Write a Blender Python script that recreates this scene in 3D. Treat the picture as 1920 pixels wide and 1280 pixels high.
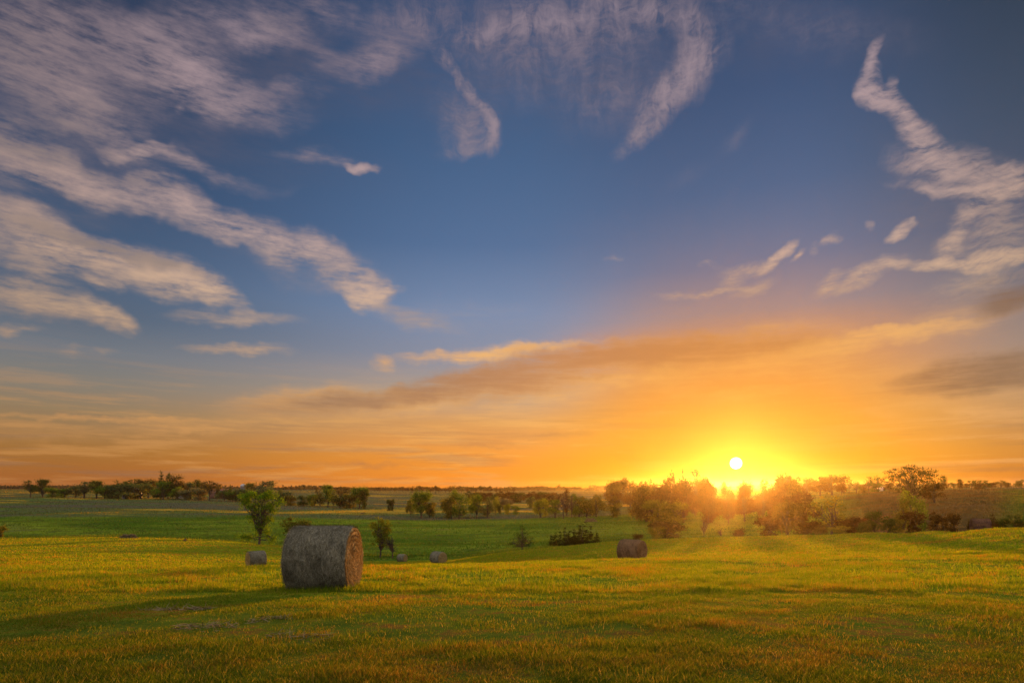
import bpy, math, random
import numpy as np
from math import radians as RAD

# ------------------------------------------------------------------ clearing
for o in list(bpy.data.objects):
    bpy.data.objects.remove(o, do_unlink=True)
scene = bpy.context.scene
C = scene.collection
random.seed(7)

# ------------------------------------------------------------------ camera
F = 1067.0            # focal length in pixels of a 1920 px wide picture (20 mm on 36 mm)
EYE_ROW = 914.0       # picture row of the eye level
cam_d = bpy.data.cameras.new('camera')
cam = bpy.data.objects.new('camera', cam_d)
C.objects.link(cam)
cam_d.sensor_width = 36.0
cam_d.lens = 36.0 * F / 1920.0
cam_d.shift_y = (EYE_ROW - 640.0) / 1920.0
cam_d.clip_start = 0.1
cam_d.clip_end = 30000.0
cam.location = (0, 0, 0)
cam.rotation_euler = (RAD(90), 0, 0)
scene.camera = cam

# ------------------------------------------------------------------ exposure
scene.view_settings.view_transform = 'Standard'
scene.view_settings.look = 'None'
scene.view_settings.gamma = 1.0
scene.view_settings.use_curve_mapping = False
scene.view_settings.exposure = 0.5
scene.cycles.max_bounces = 6
scene.cycles.diffuse_bounces = 2
scene.cycles.transmission_bounces = 4
scene.cycles.transparent_max_bounces = 4
scene.cycles.volume_bounces = 0
scene.cycles.use_denoising = True
scene.cycles.sample_clamp_indirect = 4.0

# ------------------------------------------------------------------ node helpers
def s2l(c):
    out = []
    for v in c:
        v = v / 255.0
        out.append(v / 12.92 if v <= 0.04045 else ((v + 0.055) / 1.055) ** 2.4)
    return (*out, 1.0)

class NG:
    """small helper round a node tree"""
    def __init__(s, tree):
        s.t = tree; s.n = tree.nodes; s.l = tree.links
    def new(s, typ, **kw):
        n = s.n.new(typ)
        for k, v in kw.items(): setattr(n, k, v)
        return n
    def put(s, sock, v):
        if isinstance(v, bpy.types.NodeSocket): s.l.new(v, sock)
        else: sock.default_value = v
    def math(s, op, a, b=None, c=None, clamp=False):
        n = s.new('ShaderNodeMath', operation=op, use_clamp=clamp)
        s.put(n.inputs[0], a)
        if b is not None: s.put(n.inputs[1], b)
        if c is not None: s.put(n.inputs[2], c)
        return n.outputs[0]
    def vmath(s, op, a, b=None, scale=None):
        n = s.new('ShaderNodeVectorMath', operation=op)
        s.put(n.inputs[0], a)
        if b is not None: s.put(n.inputs[1], b)
        if scale is not None: s.put(n.inputs['Scale'], scale)
        return n.outputs[1] if op in ('LENGTH', 'DOT_PRODUCT') else n.outputs[0]
    def rng(s, v, a, b, lo=0.0, hi=1.0, smooth=True):
        n = s.new('ShaderNodeMapRange', interpolation_type='SMOOTHSTEP' if smooth else 'LINEAR')
        s.put(n.inputs[0], v)
        for i, x in enumerate((a, b, lo, hi)): s.put(n.inputs[i + 1], x)
        return n.outputs[0]
    def mix(s, f, a, b, mode='MIX'):
        n = s.new('ShaderNodeMix', data_type='RGBA', blend_type=mode)
        s.put(n.inputs[0], f); s.put(n.inputs[6], a); s.put(n.inputs[7], b)
        return n.outputs[2]
    def noise(s, vec, scale, detail=4, rough=0.55, dist=0.0, color=False, lac=2.0, dim='3D'):
        n = s.new('ShaderNodeTexNoise', noise_dimensions=dim)
        s.put(n.inputs['Vector'], vec)
        n.inputs['Scale'].default_value = scale; n.inputs['Detail'].default_value = detail
        n.inputs['Roughness'].default_value = rough; n.inputs['Distortion'].default_value = dist
        n.inputs['Lacunarity'].default_value = lac
        return n.outputs[1 if color else 0]
    def mapping(s, vec, loc=(0, 0, 0), rot=(0, 0, 0), scale=(1, 1, 1), typ='POINT'):
        n = s.new('ShaderNodeMapping', vector_type=typ)
        s.put(n.inputs['Vector'], vec)
        if typ != 'NORMAL': n.inputs['Location'].default_value = loc
        n.inputs['Rotation'].default_value = rot
        n.inputs['Scale'].default_value = scale
        return n.outputs[0]
    def ramp(s, fac, stops, interp='LINEAR'):
        n = s.new('ShaderNodeValToRGB')
        cr = n.color_ramp; cr.interpolation = interp
        while len(cr.elements) < len(stops): cr.elements.new(0.5)
        for e, (p, c) in zip(cr.elements, stops):
            e.position = p
        for e, (p, c) in zip(cr.elements, stops):
            e.color = c if len(c) == 4 else (*c, 1)
        s.put(n.inputs[0], fac)
        return n.outputs[0]

NISHITA_STRENGTH = 0.01
SUN_STRENGTH = 5.0
HAZE_DENSITY = 0.000125
HAZE_FORWARD = 0.88
SKY_GAIN = 0.70
# ------------------------------------------------------------------ world: evening sky with cirrus
SUN_AZ = math.atan2(1380 - 960, F)                       # to the right of straight ahead (+Y)
SUN_EL = math.atan2((EYE_ROW - 868) * math.cos(SUN_AZ), F)

def azel(px, py):
    """degrees of azimuth and elevation of the direction seen at a place of the photograph"""
    x, z = (px - 960) / F, (EYE_ROW - py) / F
    return math.degrees(math.atan2(x, 1.0)), math.degrees(math.atan2(z, math.hypot(x, 1.0)))

world = bpy.data.worlds.new('World')
scene.world = world
world.use_nodes = True
wt = world.node_tree
wt.nodes.clear()
W = NG(wt)
dirv = W.new('ShaderNodeTexCoord').outputs['Generated']
sx = W.new('ShaderNodeSeparateXYZ'); wt.links.new(dirv, sx.inputs[0])
dx, dy, dz = sx.outputs
az = W.math('MULTIPLY', W.math('ARCTAN2', dx, dy), 57.29578)
el = W.math('MULTIPLY', W.math('ARCSINE', dz), 57.29578)
cmb = W.new('ShaderNodeCombineXYZ'); wt.links.new(az, cmb.inputs[0]); wt.links.new(el, cmb.inputs[1])
P0 = cmb.outputs[0]

# clear-sky colours by elevation, for four bearings round the sun
def elramp(rows):
    return W.ramp(W.math('DIVIDE', el, 45.0), [(max(0, e / 45.0), s2l(c)) for e, c in rows], 'LINEAR')
r_far = elramp([(-1, (168, 96, 44)), (3, (160, 108, 52)), (6, (146, 120, 88)), (8.5, (126, 120, 112)), (11, (108, 114, 124)), (14, (77, 94, 116)),
                (18, (65, 87, 117)), (24, (47, 70, 103)), (30, (41, 58, 88)), (40, (39, 50, 76))])
r_mid = elramp([(-1, (244, 140, 42)), (3, (236, 146, 52)), (6.5, (212, 150, 86)), (9.5, (172, 150, 132)), (13, (132, 137, 156)), (17, (112, 133, 167)),
                (23, (76, 106, 147)), (31, (60, 91, 131)), (40, (51, 74, 111))])
r_sun = elramp([(-1, (250, 158, 20)), (2, (254, 172, 24)), (6, (252, 172, 38)), (9, (240, 158, 62)), (12.5, (220, 150, 98)), (16, (146, 132, 142)),
                (20, (101, 110, 141)), (26, (68, 93, 132)), (33, (53, 77, 115)), (42, (45, 65, 98))])
r_rgt = elramp([(-1, (176, 100, 36)), (3, (182, 120, 56)), (7, (170, 132, 96)), (11, (140, 122, 116)), (15, (98, 101, 117)),
                (20, (67, 79, 105)), (26, (52, 69, 93)), (34, (38, 53, 73)), (42, (34, 46, 63))])
base = W.mix(W.rng(az, -40, -2), r_far, r_mid)
base = W.mix(W.rng(az, 0, 17), base, r_sun)
base = W.mix(W.rng(az, 25, 44), base, r_rgt)
# the part of the sky behind and beside the photographer: unseen, brightened to add fill light
soft = W.noise(dirv, 2.2, 5, 0.6)
behind = W.mix(W.rng(soft, 0.35, 0.7), (0.95, 0.92, 0.92, 1), (1.7, 1.45, 1.2, 1))
behind = W.mix(W.rng(el, 4, 45), (0.22, 0.22, 0.30, 1), behind)
behind_f = W.rng(dy, 0.45, -0.15)
base = W.mix(behind_f, base, behind)
overhead = W.rng(el, 44, 62)
base = W.mix(overhead, base, (0.72, 0.73, 0.82, 1))  # overhead sky above the view, brightened as fill too

# warped coordinates for cloud edges
wn = W.noise(P0, 0.11, 4, 0.6, color=True, dim='2D')
warp = W.vmath('SCALE', W.vmath('SUBTRACT', wn, (0.5, 0.5, 0.5)), scale=4.2)
P1 = W.vmath('MULTIPLY', W.vmath('ADD', P0, warp), (1, 1, 0))
wn2 = W.noise(P0, 0.30, 3, 0.6, color=True, dim='2D')
P2 = W.vmath('MULTIPLY', W.vmath('ADD', P0, W.vmath('SCALE', W.vmath('SUBTRACT', wn2, (0.5, 0.5, 0.5)), scale=1.6)), (1, 1, 0))

def blob_shape(px, py, L, Wd, ang, st):
    a = RAD(ang)
    c = np.array(azel(px, py))
    e1 = np.array(azel(px + math.cos(a) * 8, py + math.sin(a) * 8)) - c
    e2 = np.array(azel(px - math.sin(a) * 8, py + math.cos(a) * 8)) - c
    U, S, _ = np.linalg.svd(np.stack([e1 * L / 8, e2 * Wd / 8], axis=1))
    return c, math.atan2(U[1, 0], U[0, 0]), S, st

def field(P, blobs, rect, margin=2.6):
    """sum of soft ellipses of cloud that reach into one window (azimuth, elevation) of the sky"""
    acc = None
    for b in blobs:
        c, rot, S, st = blob_shape(*b)
        hx = math.hypot(S[0] * math.cos(rot), S[1] * math.sin(rot)) + margin
        hy = math.hypot(S[0] * math.sin(rot), S[1] * math.cos(rot)) + margin
        if c[0] + hx < rect[0] or c[0] - hx > rect[1] or c[1] + hy < rect[2] or c[1] - hy > rect[3]: continue
        m = W.mapping(P, (c[0], c[1], 0), (0, 0, rot), (S[0], S[1], 1), 'TEXTURE')
        g = W.new('ShaderNodeTexGradient', gradient_type='SPHERICAL'); wt.links.new(m, g.inputs[0])
        acc = W.math('MULTIPLY', g.outputs[1], st) if acc is None else W.math('MULTIPLY_ADD', g.outputs[1], st, acc)
    return acc

def streaks(rot_deg, sx_, sy_, scale, detail=7, rough=0.62, dist=0.1, P=None):
    m = W.mapping(P or P0, (0, 0, 0), (0, 0, RAD(rot_deg)), (sx_, sy_, 1))
    return W.noise(m, scale, detail, rough, dist, dim='2D')

# x, y (photo px), half length, half width, angle (down to the right positive), strength
LEFT = [
 (90, 60, 300, 110, 12, .9), (130, 170, 230, 70, 22, .7), (340, 135, 170, 110, 35, 1.1), (440, 190, 200, 60, 18, .7), (470, 45, 200, 55, 18, .9), (220, 260, 160, 40, 40, .5),
 (700, 95, 140, 60, -22, .8), (610, 10, 220, 50, 10, .5), (560, 175, 80, 24, 5, .4),
 (40, 300, 210, 60, 12, 1.1), (210, 350, 200, 46, 18, 1.2), (380, 405, 190, 44, 22, 1.1), (520, 455, 180, 44, 20, .9), (640, 492, 120, 34, 18, .55), (560, 485, 150, 60, 20, .35),
 (40, 230, 200, 60, 10, .4), (60, 400, 100, 50, 20, .3),
 (60, 450, 160, 75, 18, 1.4), (190, 492, 180, 55, 16, 1.5), (330, 520, 130, 50, 20, 1.4), (400, 548, 80, 34, 28, 1.2), (60, 520, 130, 40, 14, .6),
 (30, 560, 130, 40, 18, .9), (165, 590, 120, 30, 16, 1.0), (230, 600, 50, 16, 18, .6), (190, 546, 55, 16, 12, .9), (15, 615, 60, 16, 8, .7),
 (255, 285, 90, 16, 10, .8), (350, 310, 140, 24, 14, .5), (420, 340, 180, 24, 12, .3),
 (690, 540, 62, 42, 5, 1.7), (720, 540, 50, 14, -5, .9), (672, 565, 20, 30, -20, .8), (640, 528, 50, 24, 20, .6),
 (678, 328, 44, 15, 4, 1.9), (600, 308, 110, 22, 12, .5), (330, 224, 16, 12, 0, .8),
]
THIN = [
 (450, 655, 130, 16, 0, 1.0), (440, 595, 150, 18, 2, .8), (780, 600, 110, 24, 14, .5), (195, 662, 30, 12, 10, .6), (140, 660, 40, 12, 0, .5), (880, 590, 200, 40, 0, .2),
]
TOP = [
 (1000, 60, 330, 90, 4, .75), (1150, 20, 260, 70, 0, .65), (1000, 45, 130, 30, -6, .9), (900, 70, 80, 26, -20, .6), (1040, 150, 280, 80, 0, .35), (1160, 200, 150, 70, -20, .35),
 (1225, 15, 150, 40, 10, .6), (1315, 80, 70, 60, 70, 1.1), (1290, 140, 85, 50, -65, 1.2), (1240, 200, 100, 42, -48, 1.2), (1190, 260, 60, 26, -40, .8),
 (1500, 50, 260, 70, 10, .35), (1380, 260, 60, 24, -50, .25), (1290, 330, 60, 24, -30, .2),
 (840, 125, 52, 14, 52, .9), (880, 175, 55, 17, 50, 1.1), (918, 222, 45, 16, 60, 1.2), (928, 262, 40, 20, 100, 1.0), (880, 245, 75, 55, -30, .75), (850, 200, 60, 50, 20, .3), (870, 285, 70, 20, -15, .5),
 (790, 60, 60, 26, 40, .5), (730, 40, 140, 50, 0, .4),
]
RIGHT = [
 (1640, 110, 50, 15, -72, 1.2), (1628, 150, 50, 26, -60, 1.3), (1640, 185, 60, 28, 35, 1.4), (1685, 215, 90, 36, 50, 1.5), (1735, 265, 80, 40, 48, 1.1), (1720, 310, 80, 50, 20, .8), (1672, 160, 14, 28, 10, .8),
 (1790, 310, 100, 50, 20, .7), (1850, 330, 110, 50, 5, .7), (1895, 358, 90, 24, -4, 1.6), (1770, 358, 130, 16, 4, 1.1), (1900, 320, 60, 24, 0, .9), (1840, 385, 60, 24, 0, .6),
 (1800, 420, 80, 24, -55, .9), (1870, 440, 110, 80, -30, .6), (1785, 498, 150, 16, -2, 1.5), (1890, 482, 110, 20, -6, 1.2), (1770, 470, 60, 30, -50, .6), (1850, 530, 160, 40, -14, .5),
 (1610, 520, 110, 24, -22, .9), (1550, 528, 40, 16, -38, .9), (1690, 430, 46, 16, -38, 1.5), (1720, 412, 14, 14, -50, .9),
 (1466, 473, 46, 14, -42, 1.7), (1440, 497, 40, 12, -42, .9), (1499, 474, 24, 8, -50, 1.0), (1560, 448, 26, 12, -38, .9), (1627, 425, 12, 12, -30, .6), (1395, 505, 60, 18, -10, .8), (1330, 500, 30, 8, -10, .5),
 (1320, 549, 110, 9, -5, .9), (1370, 530, 30, 16, -20, .7), (1410, 545, 60, 18, -20, .5), (1150, 486, 26, 9, 0, .5), (1530, 465, 16, 20, 0, .5),
]
LOW = [      # warm band above the sun
 (600, 762, 210, 36, -3, 1.0), (560, 740, 170, 26, -6, .6), (800, 745, 230, 36, -10, 1.1), (1050, 700, 260, 60, -8, 1.2), (1250, 680, 260, 60, -3, 1.1), (1420, 660, 220, 60, -6, .9),
 (850, 668, 140, 18, -2, 1.1), (960, 655, 160, 20, -4, .9), (718, 680, 30, 22, 30, 1.1), (1040, 645, 120, 10, -4, .8), (1600, 640, 260, 22, -8, .9), (1680, 620, 130, 14, -8, .7), (1550, 700, 260, 50, 0, .5),
 (170, 784, 240, 8, 2, 1.1), (330, 800, 200, 18, -2, .8), (90, 815, 160, 22, 0, .5), (1330, 740, 220, 30, 6, .6), (1760, 760, 220, 20, 0, .4), (1800, 600, 200, 40, -12, .5),
 (1230, 775, 120, 16, -8, .6), (1400, 735, 110, 14, -8, .8), (1380, 828, 60, 7, 0, .8), (1380, 838, 70, 5, 0, .7), (1375, 852, 50, 4, 0, .5), (1660, 778, 60, 12, 6, .5), (1850, 768, 90, 12, 0, .5),
]
DARKLOW = [  # shaded undersides
 (1000, 705, 280, 50, -9, 1.2), (1180, 665, 280, 48, -2, 1.2), (610, 755, 190, 28, -4, 1.0), (800, 735, 240, 30, -12, 1.1), (1350, 655, 220, 40, -4, .8), (1480, 640, 120, 24, -10, .5),
 (1850, 700, 220, 44, -8, 1.5), (1760, 720, 130, 30, 0, .8), (1900, 565, 100, 30, -14, 1.0), (1880, 545, 120, 40, -10, .4), (1030, 815, 110, 14, -2, .7), (880, 860, 160, 10, 0, .5), (700, 870, 200, 8, 0, .4), (940, 838, 120, 8, 0, .4),
 (1250, 860, 160, 8, 0, .2),
]
SHADE = [    # grey upper flanks of the left-hand streaks
 (190, 470, 170, 26, 17, 1.3), (330, 500, 110, 22, 20, .9), (60, 440, 100, 24, 22, .6), (60, 262, 200, 60, 8, .9), (250, 330, 120, 26, 20, .7), (60, 190, 260, 50, 14, .5), (560, 30, 120, 60, 0, .5), (20, 60, 120, 120, 0, .3),
]
VEIL = [     # thin grey-violet veil behind the bright clouds
 (160, 150, 480, 200, 12, 1.3), (560, 110, 300, 150, 10, 1.1), (100, 330, 330, 120, 12, .9), (980, 110, 330, 150, 0, .8), (1150, 180, 240, 120, -30, .5), (1500, 60, 330, 120, 0, .5),
 (520, 300, 340, 70, 14, .4), (80, 560, 260, 80, 10, .5), (1800, 470, 220, 160, -20, .5), (560, 480, 260, 70, 18, .4), (1720, 320, 140, 120, 30, .5), (850, 220, 150, 110, 20, .5),
]

# cloud colours: cream and pink high up, gold towards the sun and the horizon
hi_col = W.ramp(W.math('DIVIDE', el, 45.0), [(0, s2l((255, 186, 92))), (.18, s2l((250, 190, 120))), (.33, s2l((222, 182, 142))), (.50, s2l((196, 166, 156))), (.72, s2l((172, 148, 152))), (.95, s2l((152, 134, 146)))])
hi_col = W.mix(W.math('MULTIPLY', W.rng(az, 30, 46), .35), hi_col, s2l((150, 120, 100)))
hi_col = W.mix(W.math('MULTIPLY', W.rng(az, -24, -44), .35), hi_col, s2l((150, 122, 104)))
sh_col = W.ramp(W.math('DIVIDE', el, 45.0), [(0, s2l((170, 120, 80))), (.35, s2l((130, 116, 116))), (.6, s2l((100, 94, 110))), (.95, s2l((80, 74, 92)))])
low_col = W.mix(W.rng(az, -40, 18), s2l((212, 150, 88)), s2l((255, 190, 100)))
low_col = W.mix(W.rng(az, 26, 43), low_col, s2l((214, 160, 104)))
dk_col = W.mix(W.rng(az, -30, 16), s2l((136, 106, 86)), s2l((184, 118, 74)))
dk_col = W.mix(W.rng(az, 24, 40), dk_col, s2l((118, 88, 70)))


sd = (math.sin(SUN_AZ) * math.cos(SUN_EL), math.cos(SUN_AZ) * math.cos(SUN_EL), math.sin(SUN_EL))
ang = W.math('MULTIPLY', W.math('ARCCOSINE', W.vmath('DOT_PRODUCT', dirv, sd)), 57.29578)

def density(m, st, gain=1.0, fibre=1.0, power=1.4):
    """opacity of a cloud: soft mass times streaky fibre, never quite solid"""
    if m is None: return None
    m = W.math('POWER', m, power)
    f = W.math('POWER', W.rng(st, .30, .72, 0, 1.0, smooth=False), 1.5)
    f = W.math('MULTIPLY_ADD', f, 2.7 * fibre, 1.0 - .88 * fibre)
    v = W.math('MULTIPLY', W.math('MULTIPLY', m, f), gain)
    return W.math('SUBTRACT', 1.0, W.math('POWER', 2.718, W.math('MULTIPLY', v, -1.0)))

def over(dst, col, d, amt):
    return W.mix(W.math('MULTIPLY', d, amt), dst, col)

SHARED = {'az': az, 'el': el, 'base': base, 'P0': P0, 'P1': P1, 'P2': P2, 'ang': ang, 'hi_col': hi_col, 'sh_col': sh_col, 'low_col': low_col, 'dk_col': dk_col}
MAIN_W, MAIN_WT = W, wt
def window(rect):
    """one window of directions as a node group of its own (one huge tree is slow to build)"""
    global W, wt
    g = bpy.data.node_groups.new('sky_window', 'ShaderNodeTree')
    for k, v in SHARED.items():
        g.interface.new_socket(k, in_out='INPUT', socket_type={'VALUE': 'NodeSocketFloat', 'RGBA': 'NodeSocketColor', 'VECTOR': 'NodeSocketVector'}[v.type])
    g.interface.new_socket('sky', in_out='OUTPUT', socket_type='NodeSocketShader')
    W, wt = NG(g), g
    gi = g.nodes.new('NodeGroupInput')
    globals().update({k: gi.outputs[k] for k in SHARED})
    out = window_sky(rect)
    go = g.nodes.new('NodeGroupOutput'); g.links.new(out, go.inputs[0])
    W, wt = MAIN_W, MAIN_WT
    globals().update(SHARED)
    n = W.new('ShaderNodeGroup'); n.node_tree = g
    for k, v in SHARED.items(): wt.links.new(v, n.inputs[k])
    return n.outputs[0]

def window_sky(rect):
    """the sky colour for one window; only the clouds that reach into it are built"""
    sky = base
    f_left, f_top, f_right, f_thin, f_low, f_dark, f_shade, f_veil = [field(P, b, rect) for P, b in (
        (P1, LEFT), (P2, TOP), (P2, RIGHT), (P2, THIN), (P2, LOW), (P2, DARKLOW), (P1, SHADE), (P1, VEIL))]
    n_left = W.math('MULTIPLY_ADD', streaks(27, .35, 2.2, 1.0, 4, .65), .35, W.math('MULTIPLY', streaks(20, 0.45, 1.3, 0.40, 7, 0.68), .65)) if (f_left or f_shade or f_veil) else None
    n_low = W.math('MULTIPLY_ADD', streaks(-9, .25, 2.2, 1.1, 4, .7), .35, W.math('MULTIPLY', streaks(-5, 0.25, 1.4, 0.42, 6, 0.65), .65)) if (f_low or f_dark or f_thin) else None
    n_fine = streaks(-50, .5, 2.0, 1.1, 4, 0.68, .2, P=P1) if (f_top or f_right) else None
    if f_veil: sky = over(sky, sh_col, density(f_veil, n_left, .8, .8), .60)
    ds = []
    if f_left: ds.append((density(f_left, n_left, .72, 1.05), .95))
    if f_top: ds.append((density(f_top, W.math('MULTIPLY_ADD', n_fine, .35, W.math('MULTIPLY', streaks(35, 1.25, .6, 0.42, 7, 0.68, .15, P=P1), .65)), .50, 1.05, 1.3), .85))
    if f_right: ds.append((density(f_right, W.math('MULTIPLY_ADD', n_fine, .4, W.math('MULTIPLY', streaks(-36, 0.45, 1.6, 0.5, 7, 0.66, .15), .6)), .80, 1.1, 1.3), .95))
    if f_thin: ds.append((density(f_thin, n_low, .8, 1.1), .7))
    for d, c_hi in ds:
        sky = over(sky, sh_col, W.rng(d, 0.0, .4), .35)
        sky = over(sky, hi_col, d, c_hi)
    if f_shade and f_left: sky = over(sky, s2l((122, 110, 108)), W.math('MULTIPLY', density(f_shade, n_left, 1.2, .4), W.rng(ds[0][0], .1, .6)), .75)
    if f_low: sky = over(sky, low_col, density(f_low, n_low, 1.2, 1.0), .9)
    if f_dark: sky = over(sky, dk_col, density(f_dark, n_low, 1.5, .9), .9)
    if rect[2] < 13:     # fine uneven streaking of the warm air near the horizon
        hz = W.math('MULTIPLY', W.rng(streaks(-4, .13, 1.5, .6, 5, .65), .46, .68), W.rng(el, 13, 3))
        sky = over(sky, low_col, hz, .45)
        hz2 = W.math('MULTIPLY', W.rng(streaks(1, .10, 1.9, .5, 4, .6), .50, .72), W.rng(el, 12, 2))
        sky = over(sky, dk_col, hz2, .45)
    # brightness round the sun and its disc (the haze adds its own glow in front)
    sky = W.mix(W.math('MULTIPLY', W.rng(ang, 22, 1), .85), sky, (.34, .095, .002, 1))
    aur = W.math('POWER', 2.718, W.math('MULTIPLY', ang, -0.28))
    sky = W.mix(W.math('MULTIPLY', aur, .12), sky, s2l((255, 196, 16)))
    if rect[0] < 26 and rect[1] > 16 and rect[2] < 8:
        aur2 = W.math('POWER', 2.718, W.math('MULTIPLY', ang, -2.6))
        sky = W.mix(W.math('MULTIPLY', aur2, .8, clamp=True), sky, s2l((255, 214, 60)))
        sky = W.mix(W.rng(ang, .60, .40), sky, (4.0, 3.9, 3.3, 1))
    bg = W.new('ShaderNodeBackground'); wt.links.new(sky, bg.inputs[0]); bg.inputs[1].default_value = SKY_GAIN
    return bg.outputs[0]

def pick(f, a, b):
    m = W.new('ShaderNodeMixShader'); W.put(m.inputs[0], f); wt.links.new(a, m.inputs[1]); wt.links.new(b, m.inputs[2])
    return m.outputs[0]

def split(rect, azs, els):
    if azs:
        c = azs[len(azs) // 2]; i = len(azs) // 2
        return pick(W.math('GREATER_THAN', az, c), split((rect[0], c, rect[2], rect[3]), azs[:i], els), split((c, rect[1], rect[2], rect[3]), azs[i + 1:], els))
    if els:
        c = els[len(els) // 2]; i = len(els) // 2
        return pick(W.math('GREATER_THAN', el, c), split((rect[0], rect[1], rect[2], c), azs, els[:i]), split((rect[0], rect[1], c, rect[3]), azs, els[i + 1:]))
    return window(rect)

cheap = W.new('ShaderNodeBackground'); wt.links.new(base, cheap.inputs[0]); cheap.inputs[1].default_value = SKY_GAIN
front = W.math('MULTIPLY', W.math('LESS_THAN', W.math('ABSOLUTE', az), 70), W.math('MULTIPLY', W.math('GREATER_THAN', el, -1.0), W.math('LESS_THAN', el, 55)))
whole = pick(front, cheap.outputs[0], split((-70, 70, -1, 55), [-27, -14, 0, 13, 26], [7, 14, 22, 30]))

nish = W.new('ShaderNodeTexSky', sky_type='NISHITA')
nish.sun_disc = False
nish.sun_elevation = SUN_EL
nish.sun_rotation = SUN_AZ
nish.dust_density = 2.0
bg1 = W.new('ShaderNodeBackground'); wt.links.new(nish.outputs[0], bg1.inputs[0]); bg1.inputs[1].default_value = NISHITA_STRENGTH
add = W.new('ShaderNodeAddShader'); wt.links.new(bg1.outputs[0], add.inputs[0]); wt.links.new(whole, add.inputs[1])
wo = W.new('ShaderNodeOutputWorld'); wt.links.new(add.outputs[0], wo.inputs[0])
world.cycles.sampling_method = 'MANUAL'
world.cycles.sample_map_resolution = 512

# ------------------------------------------------------------------ the sun
sun_d = bpy.data.lights.new('sun', 'SUN')
sun = bpy.data.objects.new('sun', sun_d)
C.objects.link(sun)
sun_d.energy = SUN_STRENGTH
sun_d.angle = RAD(0.4)
sun_d.color = (1.0, 0.40, 0.055)
sun.rotation_euler = (RAD(90) - SUN_EL, 0, RAD(180) - SUN_AZ)   # light travels away from the sun

# ------------------------------------------------------------------ small mesh tools
def link_mesh(name, co, faces, mat, parent=None, smooth=False, attrs=None):
    """co: (n,3) array; faces: (m,k) index array or list of such arrays"""
    me = bpy.data.meshes.new(name)
    fl = faces if isinstance(faces, list) else [faces]
    co = np.asarray(co, dtype=np.float32)
    loops = np.concatenate([np.asarray(f, dtype=np.int32).ravel() for f in fl])
    tot = np.concatenate([np.full(len(f), np.asarray(f).shape[1], dtype=np.int32) for f in fl])
    me.vertices.add(len(co)); me.vertices.foreach_set('co', co.ravel())
    me.loops.add(len(loops)); me.loops.foreach_set('vertex_index', loops)
    me.polygons.add(len(tot))
    st = np.concatenate([[0], np.cumsum(tot)[:-1]]).astype(np.int32)
    me.polygons.foreach_set('loop_start', st); me.polygons.foreach_set('loop_total', tot)
    if smooth: me.polygons.foreach_set('use_smooth', np.ones(len(tot), dtype=bool))
    for k, v in (attrs or {}).items():
        v = np.asarray(v, dtype=np.float32)
        if v.ndim == 1:
            a = me.attributes.new(k, 'FLOAT', 'POINT'); a.data.foreach_set('value', v)
        else:
            a = me.attributes.new(k, 'FLOAT_VECTOR', 'POINT'); a.data.foreach_set('vector', v.ravel())
    me.update()
    me.materials.append(mat)
    o = bpy.data.objects.new(name, me)
    C.objects.link(o)
    if parent is not None: o.parent = parent
    return o

def tag(o, label=None, cat=None, group=None, kind=None):
    for k, v in (('label', label), ('category', cat), ('group', group), ('kind', kind)):
        if v: o[k] = v
    return o

def empty(name, loc=(0, 0, 0), rz=0.0):
    o = bpy.data.objects.new(name, None); C.objects.link(o)
    o.location = loc; o.rotation_euler = (0, 0, rz)
    o.empty_display_size = .5
    return o

def smoothstep(a, b, x):
    t = np.clip((np.asarray(x, float) - a) / (b - a), 0, 1); return t * t * (3 - 2 * t)

RNG = np.random.default_rng(11)
LAT = RNG.random((257, 257))
def vnoise(x, y):
    x = np.asarray(x, float); y = np.asarray(y, float)
    xi = np.floor(x).astype(int); yi = np.floor(y).astype(int)
    fx, fy = x - xi, y - yi
    fx = fx * fx * (3 - 2 * fx); fy = fy * fy * (3 - 2 * fy)
    a = LAT[xi % 256, yi % 256]; b = LAT[(xi + 1) % 256, yi % 256]
    c = LAT[xi % 256, (yi + 1) % 256]; d = LAT[(xi + 1) % 256, (yi + 1) % 256]
    return (a * (1 - fx) + b * fx) * (1 - fy) + (c * (1 - fx) + d * fx) * fy - .5
def fbm(x, y, o=4):
    s = 0; a = 1.0
    for i in range(o):
        s = s + a * vnoise(x * 2 ** i + 17.3 * i, y * 2 ** i + 9.1 * i); a *= .5
    return s

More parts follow.
